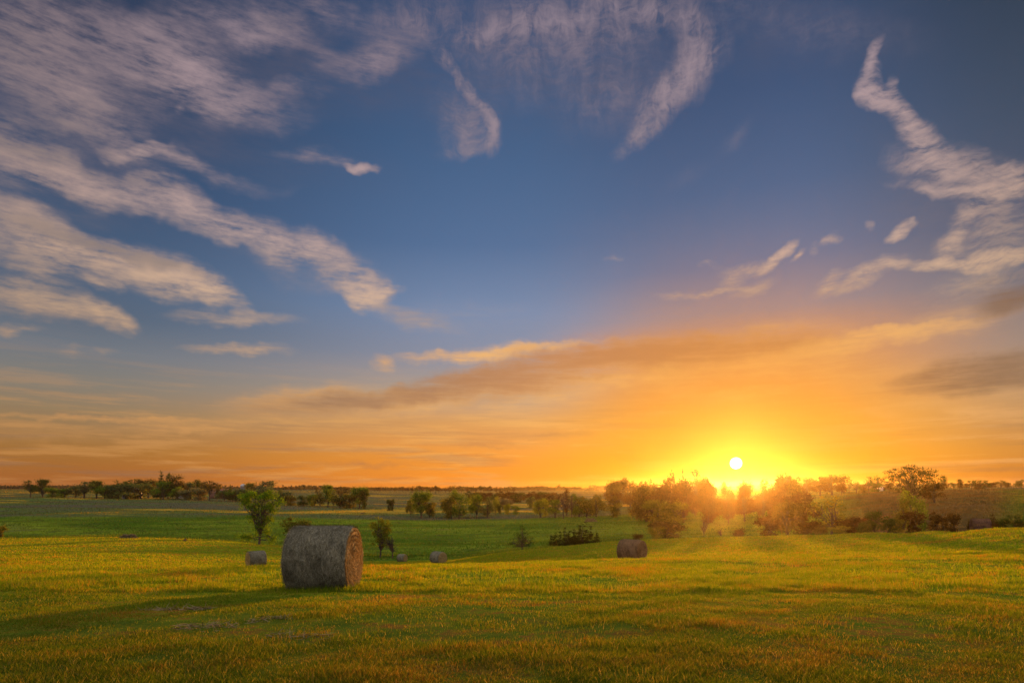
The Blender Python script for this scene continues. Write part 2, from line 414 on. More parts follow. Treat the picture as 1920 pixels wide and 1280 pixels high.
# ------------------------------------------------------------------ the lie of the land
# surveyed as: at each bearing (photo column) and distance ahead (m), the picture row of the ground
ST = [26, 33, 40, 48, 55, 75, 95, 120, 160, 235, 300, 400, 600, 900, 1500, 4000]
COLS = {
 -300: [1066,1060,1052,1043,1036,1020,1010,1013,1012,970,945,930,921,917,916,915],
 0:    [1066,1060,1052,1043,1036,1018,1008,1012,1012,970,945,930,921,917,916,915],
 200:  [1067,1062,1055,1046,1039,1018,1006.5,1011,1010,970,947,932,922,917,916,915],
 400:  [1068,1066,1063,1060,1055,1030,1012.5,1016,1010,972,950,934,922,918,917,916],
 520:  [1064,1066,1066,1065,1062,1042,1025,1028,1012,973,953,938,924,919,917,916],
 600:  [1063,1067,1066,1065,1062,1050,1037,1036,1016,973,954,939,925,919,917,916],
 700:  [1062,1067,1067,1066,1065,1061,1056,1050,1022,974,956,941,926,920,918,916.5],
 820:  [1059.5,1063.5,1063,1061,1059,1055.5,1052,1048,1022,974,956,942,927,921,918.5,916.5],
 960:  [1056,1057.5,1056,1050,1046,1038,1033,1035,1018,972,957,943,928,921,918.5,916.5],
 1060: [1054,1054.5,1052,1046,1041,1030,1023,1025,1012,971,957,943,928,920,918,916],
 1186: [1050,1051,1050.5,1043,1036,1021,1012,1017,1005,969,955,942,927,920,918,916],
 1300: [1049,1047,1043,1037,1030,1015,1008,1016,1004,968,950,936,925,919,917,916],
 1500: [1049,1043,1036,1028,1021,1009,1003,1012,990,958,935,922,917,916,915.5,915],
 1640: [1048,1041,1031,1020,1013,998.5,1001,1008,975,941,925,917,915,915,914.5,914.5],
 1760: [1047,1038,1025,1007,996,1001,1004,1003,963,934,920,915.5,914.5,914.5,914,914],
 1842: [1046,1034,1010,991.5,1001,1007,1005,1000,960,931,919,914.5,914,914,914,914],
 1920: [1046,1032,1004,988.5,998,1004,1003,998,958,930,919,914.5,914,914,914,914],
 2300: [1046,1032,1004,988.5,998,1004,1003,998,958,930,919,914.5,914,914,914,914],
}
def plane_row(Y): return 1001.5 + 1312.0 / Y
NEAR = [1.0, 10.0, 16.0, 20.0]
stY = np.array(NEAR + ST)
cx = np.array(sorted(COLS))
RES = np.array([[0.0] * len(NEAR) + [r - plane_row(y) for r, y in zip(COLS[c], ST)] for c in cx])   # (cols, stations)

def pchip(xk, yk, x):
    """monotone cubic through rows of yk (n knots on axis 0)"""
    xk = np.asarray(xk, float); h = np.diff(xk); d = np.diff(yk, axis=0) / h[:, None]
    m = np.zeros_like(yk)
    w1 = 2 * h[1:] + h[:-1]; w2 = h[1:] + 2 * h[:-1]
    ok = (d[1:] * d[:-1]) > 0
    with np.errstate(divide='ignore', invalid='ignore'):
        hm = (w1 + w2)[:, None] / (w1[:, None] / d[:-1] + w2[:, None] / d[1:])
    m[1:-1] = np.where(ok, hm, 0)
    m[0] = d[0]; m[-1] = d[-1]
    i = np.clip(np.searchsorted(xk, x) - 1, 0, len(xk) - 2)
    t = ((x - xk[i]) / h[i])[:, None]; hh = h[i][:, None]
    return ((1 + 2 * t) * (1 - t) ** 2 * yk[i] + t * (1 - t) ** 2 * hh * m[i] + t * t * (3 - 2 * t) * yk[i + 1] + t * t * (t - 1) * hh * m[i + 1])

gx = np.arange(-300, 2301, 10.0)
lgY = np.linspace(0, math.log(4000), 420)
T1 = pchip(cx, RES, gx)                       # (gx, stations)
T2 = pchip(np.log(stY), T1.T.copy(), lgY).T   # (gx, lgY)
for _ in range(3):                            # take the edge off the joints
    T2[1:-1] = (T2[:-2] + 2 * T2[1:-1] + T2[2:]) / 4
    T2[:, 1:-1] = (T2[:, :-2] + 2 * T2[:, 1:-1] + T2[:, 2:]) / 4

def height(X, Y, rough=True):
    X = np.asarray(X, float); Y = np.asarray(Y, float)
    Yc = np.maximum(Y, 1.0)
    px = np.clip(960 + F * X / Yc, -300, 2300)
    a = (px + 300) / 10; b = np.clip(np.log(Yc) / lgY[-1] * (len(lgY) - 1), 0, len(lgY) - 1.001)
    i = np.clip(a.astype(int), 0, len(gx) - 2); j = b.astype(int)
    fa, fb = a - i, b - j
    r = (T2[i, j] * (1 - fa) + T2[i + 1, j] * fa) * (1 - fb) + (T2[i, j + 1] * (1 - fa) + T2[i + 1, j + 1] * fa) * fb
    z = -1.23 - .082 * np.minimum(Y, Yc) - r / F * Yc
    z = np.where(Y < 1.0, -1.23 - .082 * Y - r / F, z)
    z = -(plane_row(Yc) + r - EYE_ROW) / F * Yc + (Yc - np.maximum(Y, -25 + (Y + 25) * .02)) * .082
    if rough:
        R = np.hypot(X, Y)
        z = z + .05 * fbm(X / 2.3, Y / 2.3, 3) * smoothstep(2, 10, R) * (1 - smoothstep(60, 130, R))
        z = z + .36 * (fbm(X / 30, Y / 14, 3) + 1.3 * fbm(X / 90 + 4, Y / 24 + 9, 2)) * smoothstep(100, 150, R) * (1 - smoothstep(500, 900, R)) * 2.0
        # wheel and mower lines running across the slope
        z = z + .018 * np.sin((Y * .9 + X * .25 + 2.0 * fbm(X / 12, Y / 12, 2)) * 2.1) * smoothstep(24, 34, R) * (1 - smoothstep(90, 115, R))
    return z

def field_edge(px):
    """distance ahead at which the mown hay field ends"""
    return np.interp(px, [-300, 0, 400, 600, 700, 820, 900, 1000, 1186, 1500, 1640, 1760, 1842, 2300],
                         [96, 96, 96, 100, 112, 110, 102, 97, 96, 96, 78, 58, 50, 50])
def cover(X, Y):
    """weights of mown hay, lush meadow, dry fallow, ploughed brown slope"""
    Yc = np.maximum(Y, 1.0); px = 960 + F * X / Yc
    n = fbm(X / 40, Y / 25, 4)
    hay = 1 - smoothstep(0, 3, Yc - field_edge(px) - 3 * n)
    far = np.interp(px, [0, 700, 1100, 1500], [232, 236, 240, 300])
    fallow = smoothstep(-8, 8, Yc - far - 30 * n)
    brown = smoothstep(1520, 1640, px + 40 * n) * (1 - smoothstep(330, 380, Yc))
    brown = brown * (1 - .75 * smoothstep(1850, 1930, px + 60 * n))
    hay = hay; fallow = fallow * (1 - hay); brown = brown * (1 - hay)
    return hay, fallow * (1 - brown), brown

# ------------------------------------------------------------------ ground material
def hay_colour(N, P):
    """green, yellow and reddish stubble in patches (P in metres)"""
    big = N.noise(P, .33, 4, .6)
    sy = N.new('ShaderNodeSeparateXYZ'); N.l.new(P, sy.inputs[0])
    along = N.math('MULTIPLY_ADD', N.math('SUBTRACT', big, .5), 14.0, sy.outputs[1])      # ragged edge of the darkened near strip
    mid = N.noise(P, 1.6, 4, .65)
    fine = N.noise(P, 9.0, 3, .7)
    g = N.mix(N.rng(mid, .35, .65), (.065, .125, .008, 1), (.165, .205, .012, 1))
    f = N.math('MULTIPLY_ADD', N.math('SUBTRACT', fine, .5), .7, N.math('MULTIPLY_ADD', N.math('SUBTRACT', mid, .5), 1.1, N.math('MULTIPLY_ADD', N.math('SUBTRACT', big, .5), .8, N.rng(along, 11, 4.0, .49, .555))))
    g = N.mix(N.rng(N.noise(P, .8, 4, .7), .56, .72), g, (.035, .062, .010, 1))      # clover and darker regrowth
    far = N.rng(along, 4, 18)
    c_ = N.mix(N.rng(f, .50, .74), g, (.22, .105, .022, 1))
    return N.mix(far, N.mix(.50, c_, (.040, .036, .006, 1)), N.mix(1.0, c_, (1.75, 1.50, .9, 1), 'MULTIPLY'))      # near strip has browner stubble and vignette-like darkening painted in; grass beyond brightened

def new_mat(name):
    m = bpy.data.materials.new(name); m.use_nodes = True
    t = m.node_tree; t.nodes.clear()
    N = NG(t)
    out = N.new('ShaderNodeOutputMaterial')
    return m, N, out

m_ground, N, out = new_mat('ground')
pos = N.new('ShaderNodeTexCoord').outputs['Object']
at = N.new('ShaderNodeAttribute', attribute_name='cover').outputs['Vector']
sp = N.new('ShaderNodeSeparateXYZ'); N.l.new(at, sp.inputs[0])
w_hay, w_fal, w_brn = sp.outputs
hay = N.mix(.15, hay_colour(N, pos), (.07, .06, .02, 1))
stretch = N.mapping(pos, scale=(.35, 1.0, 1))
n1 = N.noise(stretch, .055, 6, .62); n2 = N.noise(stretch, .4, 4, .6); n3 = N.noise(pos, 2.0, 4, .7)
mead = N.mix(N.rng(n1, .35, .65), (.060, .125, .008, 1), (.19, .245, .018, 1))
mead = N.mix(N.rng(n2, .45, .75), mead, (.065, .075, .020, 1))
mead = N.mix(N.rng(n1, .60, .72), mead, (.13, .14, .04, 1))
lines = N.noise(N.mapping(pos, rot=(0, 0, .06), scale=(.16, 1.0, 1)), .045, 6, .66, .4)
fal = N.mix(N.rng(lines, .40, .60), (.105, .105, .060, 1), (.085, .145, .025, 1))
fal = N.mix(N.rng(lines, .55, .62), fal, (.50, .31, .035, 1))
fal = N.mix(N.rng(n2, .5, .75), fal, (.12, .085, .060, 1))
brn = N.mix(N.rng(n1, .4, .62), (.105, .066, .022, 1), (.070, .072, .020, 1))
brn = N.mix(N.rng(N.noise(N.mapping(pos, scale=(.15, 1, 1)), .25, 4, .6), .45, .7), brn, (.15, .09, .035, 1))
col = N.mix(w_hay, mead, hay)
col = N.mix(w_fal, col, fal)
col = N.mix(w_brn, col, brn)
col = N.mix(N.rng(n3, .3, .7, .0, .35), col, N.mix(.6, col, (.01, .01, .004, 1)))
b1 = N.new('ShaderNodeBsdfDiffuse'); N.l.new(col, b1.inputs[0]); b1.inputs[1].default_value = 1
bump = N.new('ShaderNodeBump'); bump.inputs['Strength'].default_value = 1.0; bump.inputs['Distance'].default_value = .25
N.l.new(N.math('ADD', N.noise(stretch, .9, 5, .7), N.math('MULTIPLY', N.noise(stretch, .12, 3, .6), 3.0)), bump.inputs['Height'])
N.l.new(bump.outputs[0], b1.inputs['Normal'])
N.l.new(b1.outputs[0], out.inputs[0])

# ------------------------------------------------------------------ ground mesh: rings round the tripod
azs = np.concatenate([np.linspace(-48, 48, 481), np.linspace(51, 309, 87)])
rad = np.concatenate([[0.25], np.geomspace(0.6, 3, 14), np.geomspace(3.2, 110, 330), np.geomspace(111, 1400, 320)])
A, R = np.meshgrid(np.radians(azs), rad, indexing='ij')
X, Y = R * np.sin(A), R * np.cos(A)
Z = height(X, Y)
na, nr = A.shape
idx = np.arange(na * nr).reshape(na, nr)
nx = np.roll(idx, -1, axis=0)
quads = np.stack([idx[:, :-1], nx[:, :-1], nx[:, 1:], idx[:, 1:]], axis=-1).reshape(-1, 4)
centre = na * nr
co = np.concatenate([np.stack([X, Y, Z], -1).reshape(-1, 3), [[0, 0, float(height(0, 0))]]])
tris = np.stack([np.full(na, centre), nx[:, 0], idx[:, 0]], -1)
h, f, b = cover(co[:, 0], co[:, 1])
ground = link_mesh('ground', co, [quads[:, ::-1], tris[:, ::-1]], m_ground, smooth=True, attrs={'cover': np.stack([h, f, b], -1)})
tag(ground, kind='structure')

# ------------------------------------------------------------------ grass blades
m_grass, N, out = new_mat('hay_stubble_grass')
pos = N.new('ShaderNodeTexCoord').outputs['Object']
rnd = N.new('ShaderNodeAttribute', attribute_name='shade').outputs['Fac']
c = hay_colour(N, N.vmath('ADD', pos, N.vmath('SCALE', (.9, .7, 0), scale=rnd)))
c = N.mix(N.rng(rnd, .80, 1.0, 0, .9), c, (.30, .21, .07, 1))
c = N.mix(N.rng(rnd, .25, 0, 0, .6), c, (.035, .075, .010, 1))
d = N.new('ShaderNodeBsdfDiffuse'); N.l.new(c, d.inputs[0])
tr = N.new('ShaderNodeBsdfTranslucent'); N.l.new(N.mix(1.0, c, (1.9, 1.95, .8, 1), 'MULTIPLY'), tr.inputs[0])
ms = N.new('ShaderNodeMixShader'); ms.inputs[0].default_value = .55
N.l.new(d.outputs[0], ms.inputs[1]); N.l.new(tr.outputs[0], ms.inputs[2])
N.l.new(ms.outputs[0], out.inputs[0])

def blades(name, y0, y1, count, w0, wk, hgt, bend, mat, spread=1.0, segs=1, keep=None, patch=True, weights=False):
    """count blades between distances y0 and y1, thinning with distance; width w0 + wk * distance"""
    count = int(count * spread)
    u = RNG.random(count * 2)
    Yb = y0 * (y1 / y0) ** u
    Xb = (RNG.random(count * 2) * 2 - 1) * Yb * .99 * spread
    k = keep(Xb, Yb) if keep else np.ones_like(Xb, bool)
    if patch:
        dn = fbm(Xb / .5, Yb / .5, 3) * .7 + fbm(Xb / 2.5, Yb / 2.5, 3)
        k &= RNG.random(len(k)) < np.clip(.70 + 1.5 * dn, .12, 1)
    Xb, Yb = Xb[k][:count], Yb[k][:count]
    n = len(Xb)
    Zb = height(Xb, Yb) - .01
    hh = hgt * (.45 + .9 * RNG.random(n) ** 1.6) * (1 + 1.2 * fbm(Xb / .7, Yb / .7, 4))
    hh = np.maximum(hh, .02)
    ww = (w0 + wk * Yb) * (.6 + .8 * RNG.random(n))
    th = RNG.random(n) * 2 * math.pi
    lx, ly = np.cos(th) * ww / 2, np.sin(th) * ww / 2
    bt = RNG.random(n) * 2 * math.pi; bl = hh * bend * (.3 + RNG.random(n))
    bx, by = np.cos(bt) * bl, np.sin(bt) * bl
    sh = RNG.random(n)
    base = np.stack([Xb, Yb, Zb], -1); side = np.stack([lx, ly, 0 * lx], -1)
    tip = base + np.stack([bx, by, hh], -1)
    if segs == 1:
        co = np.stack([base - side, base + side, tip], 1).reshape(-1, 3)
        fc = np.arange(3 * n).reshape(-1, 3); rep = 3; fl = fc
    else:
        mid = base + np.stack([bx * .3, by * .3, hh * .55], -1)
        co = np.stack([base - side, base + side, mid + side * .75, mid - side * .75, tip], 1).reshape(-1, 3)
        i0 = np.arange(n)[:, None] * 5
        fl = [i0 + np.array([[0, 1, 2, 3]]), i0 + np.array([[3, 2, 4]])]; rep = 5
    at_ = {'shade': np.repeat(sh, rep)}
    if weights: at_['cover'] = np.repeat(np.stack(cover(Xb, Yb), -1), rep, axis=0)
    o = link_mesh(name, co, fl, mat, attrs=at_)
    return o

m_meadow, N, out = new_mat('meadow_grass')
pos = N.new('ShaderNodeTexCoord').outputs['Object']
rnd = N.new('ShaderNodeAttribute', attribute_name='shade').outputs['Fac']
nz = N.noise(N.mapping(pos, scale=(.35, 1.0, 1)), .06, 5, .62)
c = N.mix(N.rng(nz, .38, .62), (.060, .125, .008, 1), (.19, .245, .018, 1))
at = N.new('ShaderNodeAttribute', attribute_name='cover').outputs['Vector']
sp = N.new('ShaderNodeSeparateXYZ'); N.l.new(at, sp.inputs[0])
lines = N.noise(N.mapping(pos, rot=(0, 0, .06), scale=(.16, 1.0, 1)), .045, 6, .66, .4)
dry = N.mix(N.rng(lines, .40, .60), (.120, .115, .070, 1), (.10, .15, .025, 1))
dry = N.mix(N.rng(lines, .55, .62), dry, (.50, .33, .04, 1))
c = N.mix(N.rng(rnd, .7, 1.0, 0, .8), c, (.22, .19, .05, 1))
c = N.mix(sp.outputs[1], c, dry)
c = N.mix(sp.outputs[2], c, (.14, .09, .03, 1))
d = N.new('ShaderNodeBsdfDiffuse'); N.l.new(c, d.inputs[0])
tr = N.new('ShaderNodeBsdfTranslucent'); N.l.new(N.mix(1.0, c, (1.4, 1.2, .6, 1), 'MULTIPLY'), tr.inputs[0])
ms = N.new('ShaderNodeMixShader'); ms.inputs[0].default_value = .45
N.l.new(d.outputs[0], ms.inputs[1]); N.l.new(tr.outputs[0], ms.inputs[2]); N.l.new(ms.outputs[0], out.inputs[0])
in_hay = lambda X, Y: (Y < field_edge(960 + F * X / np.maximum(Y, 1)) - .5)
parts = [blades('grass', 2.5, 13, 460000, .003, .0005, 0.052, .6, m_grass, segs=2, spread=1.45),
         blades('grass', 12, 34, 330000, .006, .0008, .10, .5, m_grass, spread=1.4),
         blades('grass', 30, 112, 300000, .02, .0010, .11, .45, m_grass, keep=in_hay, patch=False, spread=1.3),
         blades('grass', 98, 900, 330000, .05, .0010, .34, .5, m_meadow, keep=lambda X, Y: ~in_hay(X, Y - 7), patch=False, weights=True, spread=1.3)]
for o, lb in zip(parts, ('short green and straw coloured stubble grass close to the camera', 'mown yellow green grass on the slope round the large bale', 'sunlit mown grass on the low rises beyond the large bale', 'lush uncut green grass covering the shaded valley and meadow')):
    tag(o, lb, 'grass', kind='stuff')

# ------------------------------------------------------------------ hay bales
def straw_mat(name, base, alt, hi, scale_vec, tl=0.25, bump=.9, rough=1.0):
    m, N, out = new_mat(name)
    pos = N.new('ShaderNodeTexCoord').outputs['Object']
    n1 = N.noise(N.mapping(pos, scale=scale_vec), 14, 5, .75, .6)
    n2 = N.noise(pos, 2.2, 4, .6)
    n3 = N.noise(N.mapping(pos, scale=scale_vec), 45, 3, .7, .4)
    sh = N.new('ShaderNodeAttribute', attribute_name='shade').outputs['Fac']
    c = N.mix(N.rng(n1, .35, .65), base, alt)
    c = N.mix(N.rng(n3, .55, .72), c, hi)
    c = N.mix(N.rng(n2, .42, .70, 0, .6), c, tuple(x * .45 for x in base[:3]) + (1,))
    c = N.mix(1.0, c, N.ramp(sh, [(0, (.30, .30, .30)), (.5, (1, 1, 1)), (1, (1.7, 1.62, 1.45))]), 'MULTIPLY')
    d = N.new('ShaderNodeBsdfDiffuse'); N.l.new(c, d.inputs[0]); d.inputs[1].default_value = rough
    bp = N.new('ShaderNodeBump'); bp.inputs['Strength'].default_value = bump; bp.inputs['Distance'].default_value = .03
    N.l.new(N.math('ADD', n1, n3), bp.inputs['Height']); N.l.new(bp.outputs[0], d.inputs['Normal'])
    tr = N.new('ShaderNodeBsdfTranslucent'); N.l.new(c, tr.inputs[0])
    ms = N.new('ShaderNodeMixShader'); ms.inputs[0].default_value = tl
    N.l.new(d.outputs[0], ms.inputs[1]); N.l.new(tr.outputs[0], ms.inputs[2]); N.l.new(ms.outputs[0], out.inputs[0])
    return m
m_side = straw_mat('weathered_hay', (.150, .135, .088, 1), (.29, .27, .20, 1), (.58, .55, .44, 1), (2.5, .5, .5), .05)
m_old = straw_mat('old_hay', (.11, .060, .040, 1), (.17, .10, .075, 1), (.26, .19, .15, 1), (2.5, .5, .5), .05)
m_brown = straw_mat('browned_hay', (.15, .095, .055, 1), (.24, .165, .105, 1), (.38, .28, .19, 1), (2.5, .5, .5), .05)
m_end = straw_mat('cut_hay', (.58, .42, .19, 1), (.36, .25, .12, 1), (.80, .62, .30, 1), (.5, 1, 1), .35, .35, 0.0)

def strands(n, L, pts_fn, w=.006):
    """thin straws lying on a surface: pts_fn gives point, along, across, out"""
    p, al, ac, ou = pts_fn(n)
    ln = L * (.4 + RNG.random(n))[:, None]; ww = w * (.5 + RNG.random(n))[:, None]
    lift = (RNG.random(n)[:, None] ** 4) * .07
    a = p - al * ln / 2 + ou * .004
    b = p + al * ln / 2 + ou * (.004 + lift)
    co = np.stack([a - ac * ww / 2, a + ac * ww / 2, b], 1).reshape(-1, 3)
    return co, np.arange(3 * n).reshape(-1, 3), np.repeat(RNG.random(n), 3)

def make_bale(R, L, seed, detail=1.0, ms=None, me_=None):
    """axis along local X, resting on z = 0; returns the root with its parts"""
    rg = np.random.default_rng(seed)
    root = empty('hay_bale')
    # rolled side, slightly sagged and lumpy, with rounded shoulders
    nu, nv = int(150 * detail) // 2 * 2, int(60 * detail)
    th = np.linspace(0, 2 * math.pi, nu, endpoint=False); v = np.linspace(-1, 1, nv)
    TH, V = np.meshgrid(th, v, indexing='ij')
    r = R * (1 - .045 * np.abs(V) ** 8 + .022 * fbm(np.cos(TH) * 2 + 5 + seed, np.sin(TH) * 2 + V * 3 + 7, 4) + .010 * fbm(np.cos(TH) * 9 + 5, np.sin(TH) * 9 + V * 14 + seed, 2))
    def sag(co):
        co = co.copy()
        z = co[:, 2]
        low = z < -R * .90
        co[low, 2] = -R * .90 - (-(z[low]) - R * .90) * .25
        co[:, 1] *= 1 + .03 * smoothstep(R * .3, -R * .8, z)
        co[:, 2] += R * .925
        return co
    side = np.stack([V * L / 2, r * np.cos(TH), r * np.sin(TH)], -1).reshape(-1, 3)
    idx = np.arange(nu * nv).reshape(nu, nv); nx = np.roll(idx, -1, 0)
    q = np.stack([idx[:, :-1], idx[:, 1:], nx[:, 1:], nx[:, :-1]], -1).reshape(-1, 4)
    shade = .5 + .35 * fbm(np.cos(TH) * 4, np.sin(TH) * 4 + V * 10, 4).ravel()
    def on_side(n):
        t = RNG.random(n) * 2 * math.pi; x = (RNG.random(n) * 2 - 1) * L / 2 * .99
        p = np.stack([x, R * np.cos(t), R * np.sin(t)], -1)
        tang = np.stack([0 * t, -np.sin(t), np.cos(t)], -1); ou = np.stack([0 * t, np.cos(t), np.sin(t)], -1); ax = np.tile([1.0, 0, 0], (n, 1))
        ph = RNG.normal(0, .75, n)[:, None]
        return p, tang * np.cos(ph) + ax * np.sin(ph), ax * np.cos(ph) - tang * np.sin(ph), ou
    c2, f2, s2 = strands(int(12000 * detail), .13, on_side)
    co = np.concatenate([sag(side), sag(c2)])
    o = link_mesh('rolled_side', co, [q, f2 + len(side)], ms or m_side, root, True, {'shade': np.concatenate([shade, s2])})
    # the two ends: spiral windings standing proud of each other
    for s in (1, -1):
        nt, nrr = int(160 * detail), int(70 * detail)
        t = np.linspace(0, 2 * math.pi, nt, endpoint=False); rr = np.linspace(0.0, 1.0, nrr) ** .8
        T, RR = np.meshgrid(t, rr, indexing='ij')
        wob = RR + .045 * fbm(np.cos(T) * 2.4 + 3 * RR + seed, np.sin(T) * 2.4 + 3, 4)
        turns = wob * 7.0 - s * T / (2 * math.pi)
        ph = turns - np.floor(turns)
        ridge = .026 * (np.abs(ph - .5) * 2) ** 1.2 * (.5 + 1.2 * LAT[(np.floor(turns).astype(int) * 7) % 256, 3])
        bulge = .05 * (1 - RR ** 2) - .10 * np.exp(-(RR / .10) ** 2)
        xx = L / 2 + bulge - ridge + .055 * fbm(np.cos(T) * RR * 9, np.sin(T) * RR * 9 + seed, 4) - .03 * smoothstep(.93, 1, RR)
        r_edge = R * (1 - .045)
        e = np.stack([s * xx, RR * r_edge * np.cos(T) * 1.01, RR * r_edge * np.sin(T) * 1.01], -1).reshape(-1, 3)
        idx = np.arange(nt * nrr).reshape(nt, nrr); nx = np.roll(idx, -1, 0)
        q = np.stack([idx[:, :-1], nx[:, :-1], nx[:, 1:], idx[:, 1:]], -1).reshape(-1, 4)
        if s > 0: q = q[:, ::-1]
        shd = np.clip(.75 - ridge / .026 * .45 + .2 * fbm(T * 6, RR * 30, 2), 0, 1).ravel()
        def on_end(n):
            t = RNG.random(n) * 2 * math.pi; q_ = np.sqrt(RNG.random(n)) * .97
            tt = q_ * 7.0 - s * t / (2 * math.pi)
            q_ = np.clip(q_ - (tt - np.round(tt)) / 7.0 * .7, .02, .97)
            p = np.stack([s * (L / 2 + .05 * (1 - q_ ** 2)), q_ * r_edge * np.cos(t), q_ * r_edge * np.sin(t)], -1)
            tang = np.stack([0 * t, -np.sin(t), np.cos(t)], -1); rad_ = np.stack([0 * t, np.cos(t), np.sin(t)], -1)
            ou = np.tile([float(s), 0, 0], (n, 1)); ph_ = RNG.normal(0, .35, n)[:, None]
            return p, tang * np.cos(ph_) + rad_ * np.sin(ph_), rad_ * np.cos(ph_) - tang * np.sin(ph_), ou
        c2, f2, s2 = strands(int(6000 * detail), .12, on_end, .009)
        co = np.concatenate([sag(e), sag(c2)])
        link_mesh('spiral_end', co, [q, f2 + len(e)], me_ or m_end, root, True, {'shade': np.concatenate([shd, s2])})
    return root

def at(px, Y, lift=0.0):
    X = (px - 960) / F * Y
    return (X, Y, float(height(X, Y)) + lift)

BALES = [  # photo column, distance, heading of the right-hand end (deg clockwise from ahead), radius, length, detail, label
 (608, 13.0, 90, .76, 1.36, 1.0, 'largest round hay bale, grey rolled side and sunlit spiral end, casting a long shadow'),
 (480, 53.0, 48, .76, 1.45, .5, 'small grey green round bale standing between the left edge and the largest bale'),
 (1185, 38.5, 131, .76, 1.50, .5, 'brown round bale alone on the sunlit slope under the bright part of the sky'),
 (754, 107.0, 112, .76, 1.45, .4, 'tiniest reddish round bale in the hollow behind the slender willow'),
 (822, 73.0, 130, .80, 1.60, .5, 'small round bale tilted in the hollow, larger of the two there'),
 (1838, 55.0, 118, .78, 1.40, .5, 'reddish old round bale half hidden behind the far right ridge'),
]
for px, Y, hd, R_, L_, dt, lb in BALES:
    b = make_bale(R_, L_, int(px), dt, *((m_old, m_old) if px > 1800 else (m_brown, m_brown) if px > 1100 else ()))
    x, y, z = at(px, Y)
    # axis direction: heading measured clockwise from +Y
    b.location = (x, y, z - .03)
    a = math.atan2(math.cos(RAD(hd)), math.sin(RAD(hd)))
    b.rotation_euler = (0, 0, a)
    tag(b, lb, 'hay bale', 'round hay bales on the mown field')

# ------------------------------------------------------------------ foliage and bark
m_leaf, N, out = new_mat('foliage')
sh = N.new('ShaderNodeAttribute', attribute_name='shade').outputs['Fac']
oc = N.new('ShaderNodeObjectInfo').outputs['Color']
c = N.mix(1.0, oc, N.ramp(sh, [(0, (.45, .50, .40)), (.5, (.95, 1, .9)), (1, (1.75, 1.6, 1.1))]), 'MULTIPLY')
d = N.new('ShaderNodeBsdfDiffuse'); N.l.new(c, d.inputs[0])
tr = N.new('ShaderNodeBsdfTranslucent'); N.l.new(N.mix(1.0, c, (1.7, 1.45, .6, 1), 'MULTIPLY'), tr.inputs[0])
ms = N.new('ShaderNodeMixShader'); ms.inputs[0].default_value = .55
N.l.new(d.outputs[0], ms.inputs[1]); N.l.new(tr.outputs[0], ms.inputs[2]); N.l.new(ms.outputs[0], out.inputs[0])
m_bark, N, out = new_mat('bark')
pos = N.new('ShaderNodeTexCoord').outputs['Object']
c = N.mix(N.noise(N.mapping(pos, scale=(8, 8, 2)), 8, 4), (.035, .025, .018, 1), (.13, .10, .075, 1))
d = N.new('ShaderNodeBsdfDiffuse'); N.l.new(c, d.inputs[0]); N.l.new(d.outputs[0], out.inputs[0])

def tubes(paths, sides=6):
    """paths: list of (points, radii) -> one mesh of tapered limbs"""
    cos, fcs, n = [], [], 0
    for pts, rs in paths:
        pts = np.array(pts, float); k = len(pts)
        d = np.gradient(pts, axis=0); d /= np.linalg.norm(d, axis=1)[:, None] + 1e-9
        a = np.cross(d, [0.31, .95, 0.07]); a /= np.linalg.norm(a, axis=1)[:, None] + 1e-9
        b = np.cross(d, a)
        t = np.linspace(0, 2 * math.pi, sides, endpoint=False)
        ring = pts[:, None] + (a[:, None] * np.cos(t)[None, :, None] + b[:, None] * np.sin(t)[None, :, None]) * np.array(rs)[:, None, None]
        cos.append(ring.reshape(-1, 3))
        i = np.arange(k * sides).reshape(k, sides) + n; j = np.roll(i, -1, 1)
        fcs.append(np.stack([i[:-1], j[:-1], j[1:], i[1:]], -1).reshape(-1, 4)); n += k * sides
    return np.concatenate(cos), np.concatenate(fcs)

def limb(rg, a, b, r0, r1, k=6, wob=.03):
    a, b = np.array(a, float), np.array(b, float)
    t = np.linspace(0, 1, k)[:, None]
    p = a * (1 - t) + b * t
    p[:, 2] += (np.sin(t[:, 0] * math.pi) * .04) * np.linalg.norm(b - a)
    w = rg.normal(0, wob * np.linalg.norm(b - a), (k, 3)); w[0] = 0; w[-1] = 0
    return (p + w, np.linspace(r0, r1, k))

def leaf_cloud(rg, lobes, nclump, per, size, sigma, squash=.8):
    w = np.array([l[3] * l[4] * l[5] for l in lobes]) ** .6; w /= w.sum()
    which = rg.choice(len(lobes), nclump, p=w)
    L = np.array(lobes)[which]
    d = rg.normal(size=(nclump, 3)); d /= np.linalg.norm(d, axis=1)[:, None]
    q = rg.random(nclump) ** .45
    cc = L[:, :3] + d * q[:, None] * L[:, 3:6]
    cs = rg.random(nclump)
    n = nclump * per
    ci = np.repeat(np.arange(nclump), per)
    sg = sigma * (.6 + .8 * rg.random(nclump))
    p = cc[ci] + rg.normal(size=(n, 3)) * sg[ci][:, None] * np.array([1, 1, squash])
    u = rg.normal(size=(n, 3)); u /= np.linalg.norm(u, axis=1)[:, None]
    v = np.cross(u, rg.normal(size=(n, 3))); v /= np.linalg.norm(v, axis=1)[:, None]
    s = (size * (.5 + rg.random(n)))[:, None]
    co = np.stack([p - u * s, p - v * s * .55, p + u * s, p + v * s * .55], 1).reshape(-1, 3)
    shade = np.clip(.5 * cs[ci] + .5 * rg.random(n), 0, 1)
    keep = np.repeat(p[:, 2] > 0.005, 4)
    co[:, 2] = np.maximum(co[:, 2], 0.002)
    return co, np.arange(4 * n).reshape(-1, 4), np.repeat(shade, 4), cc

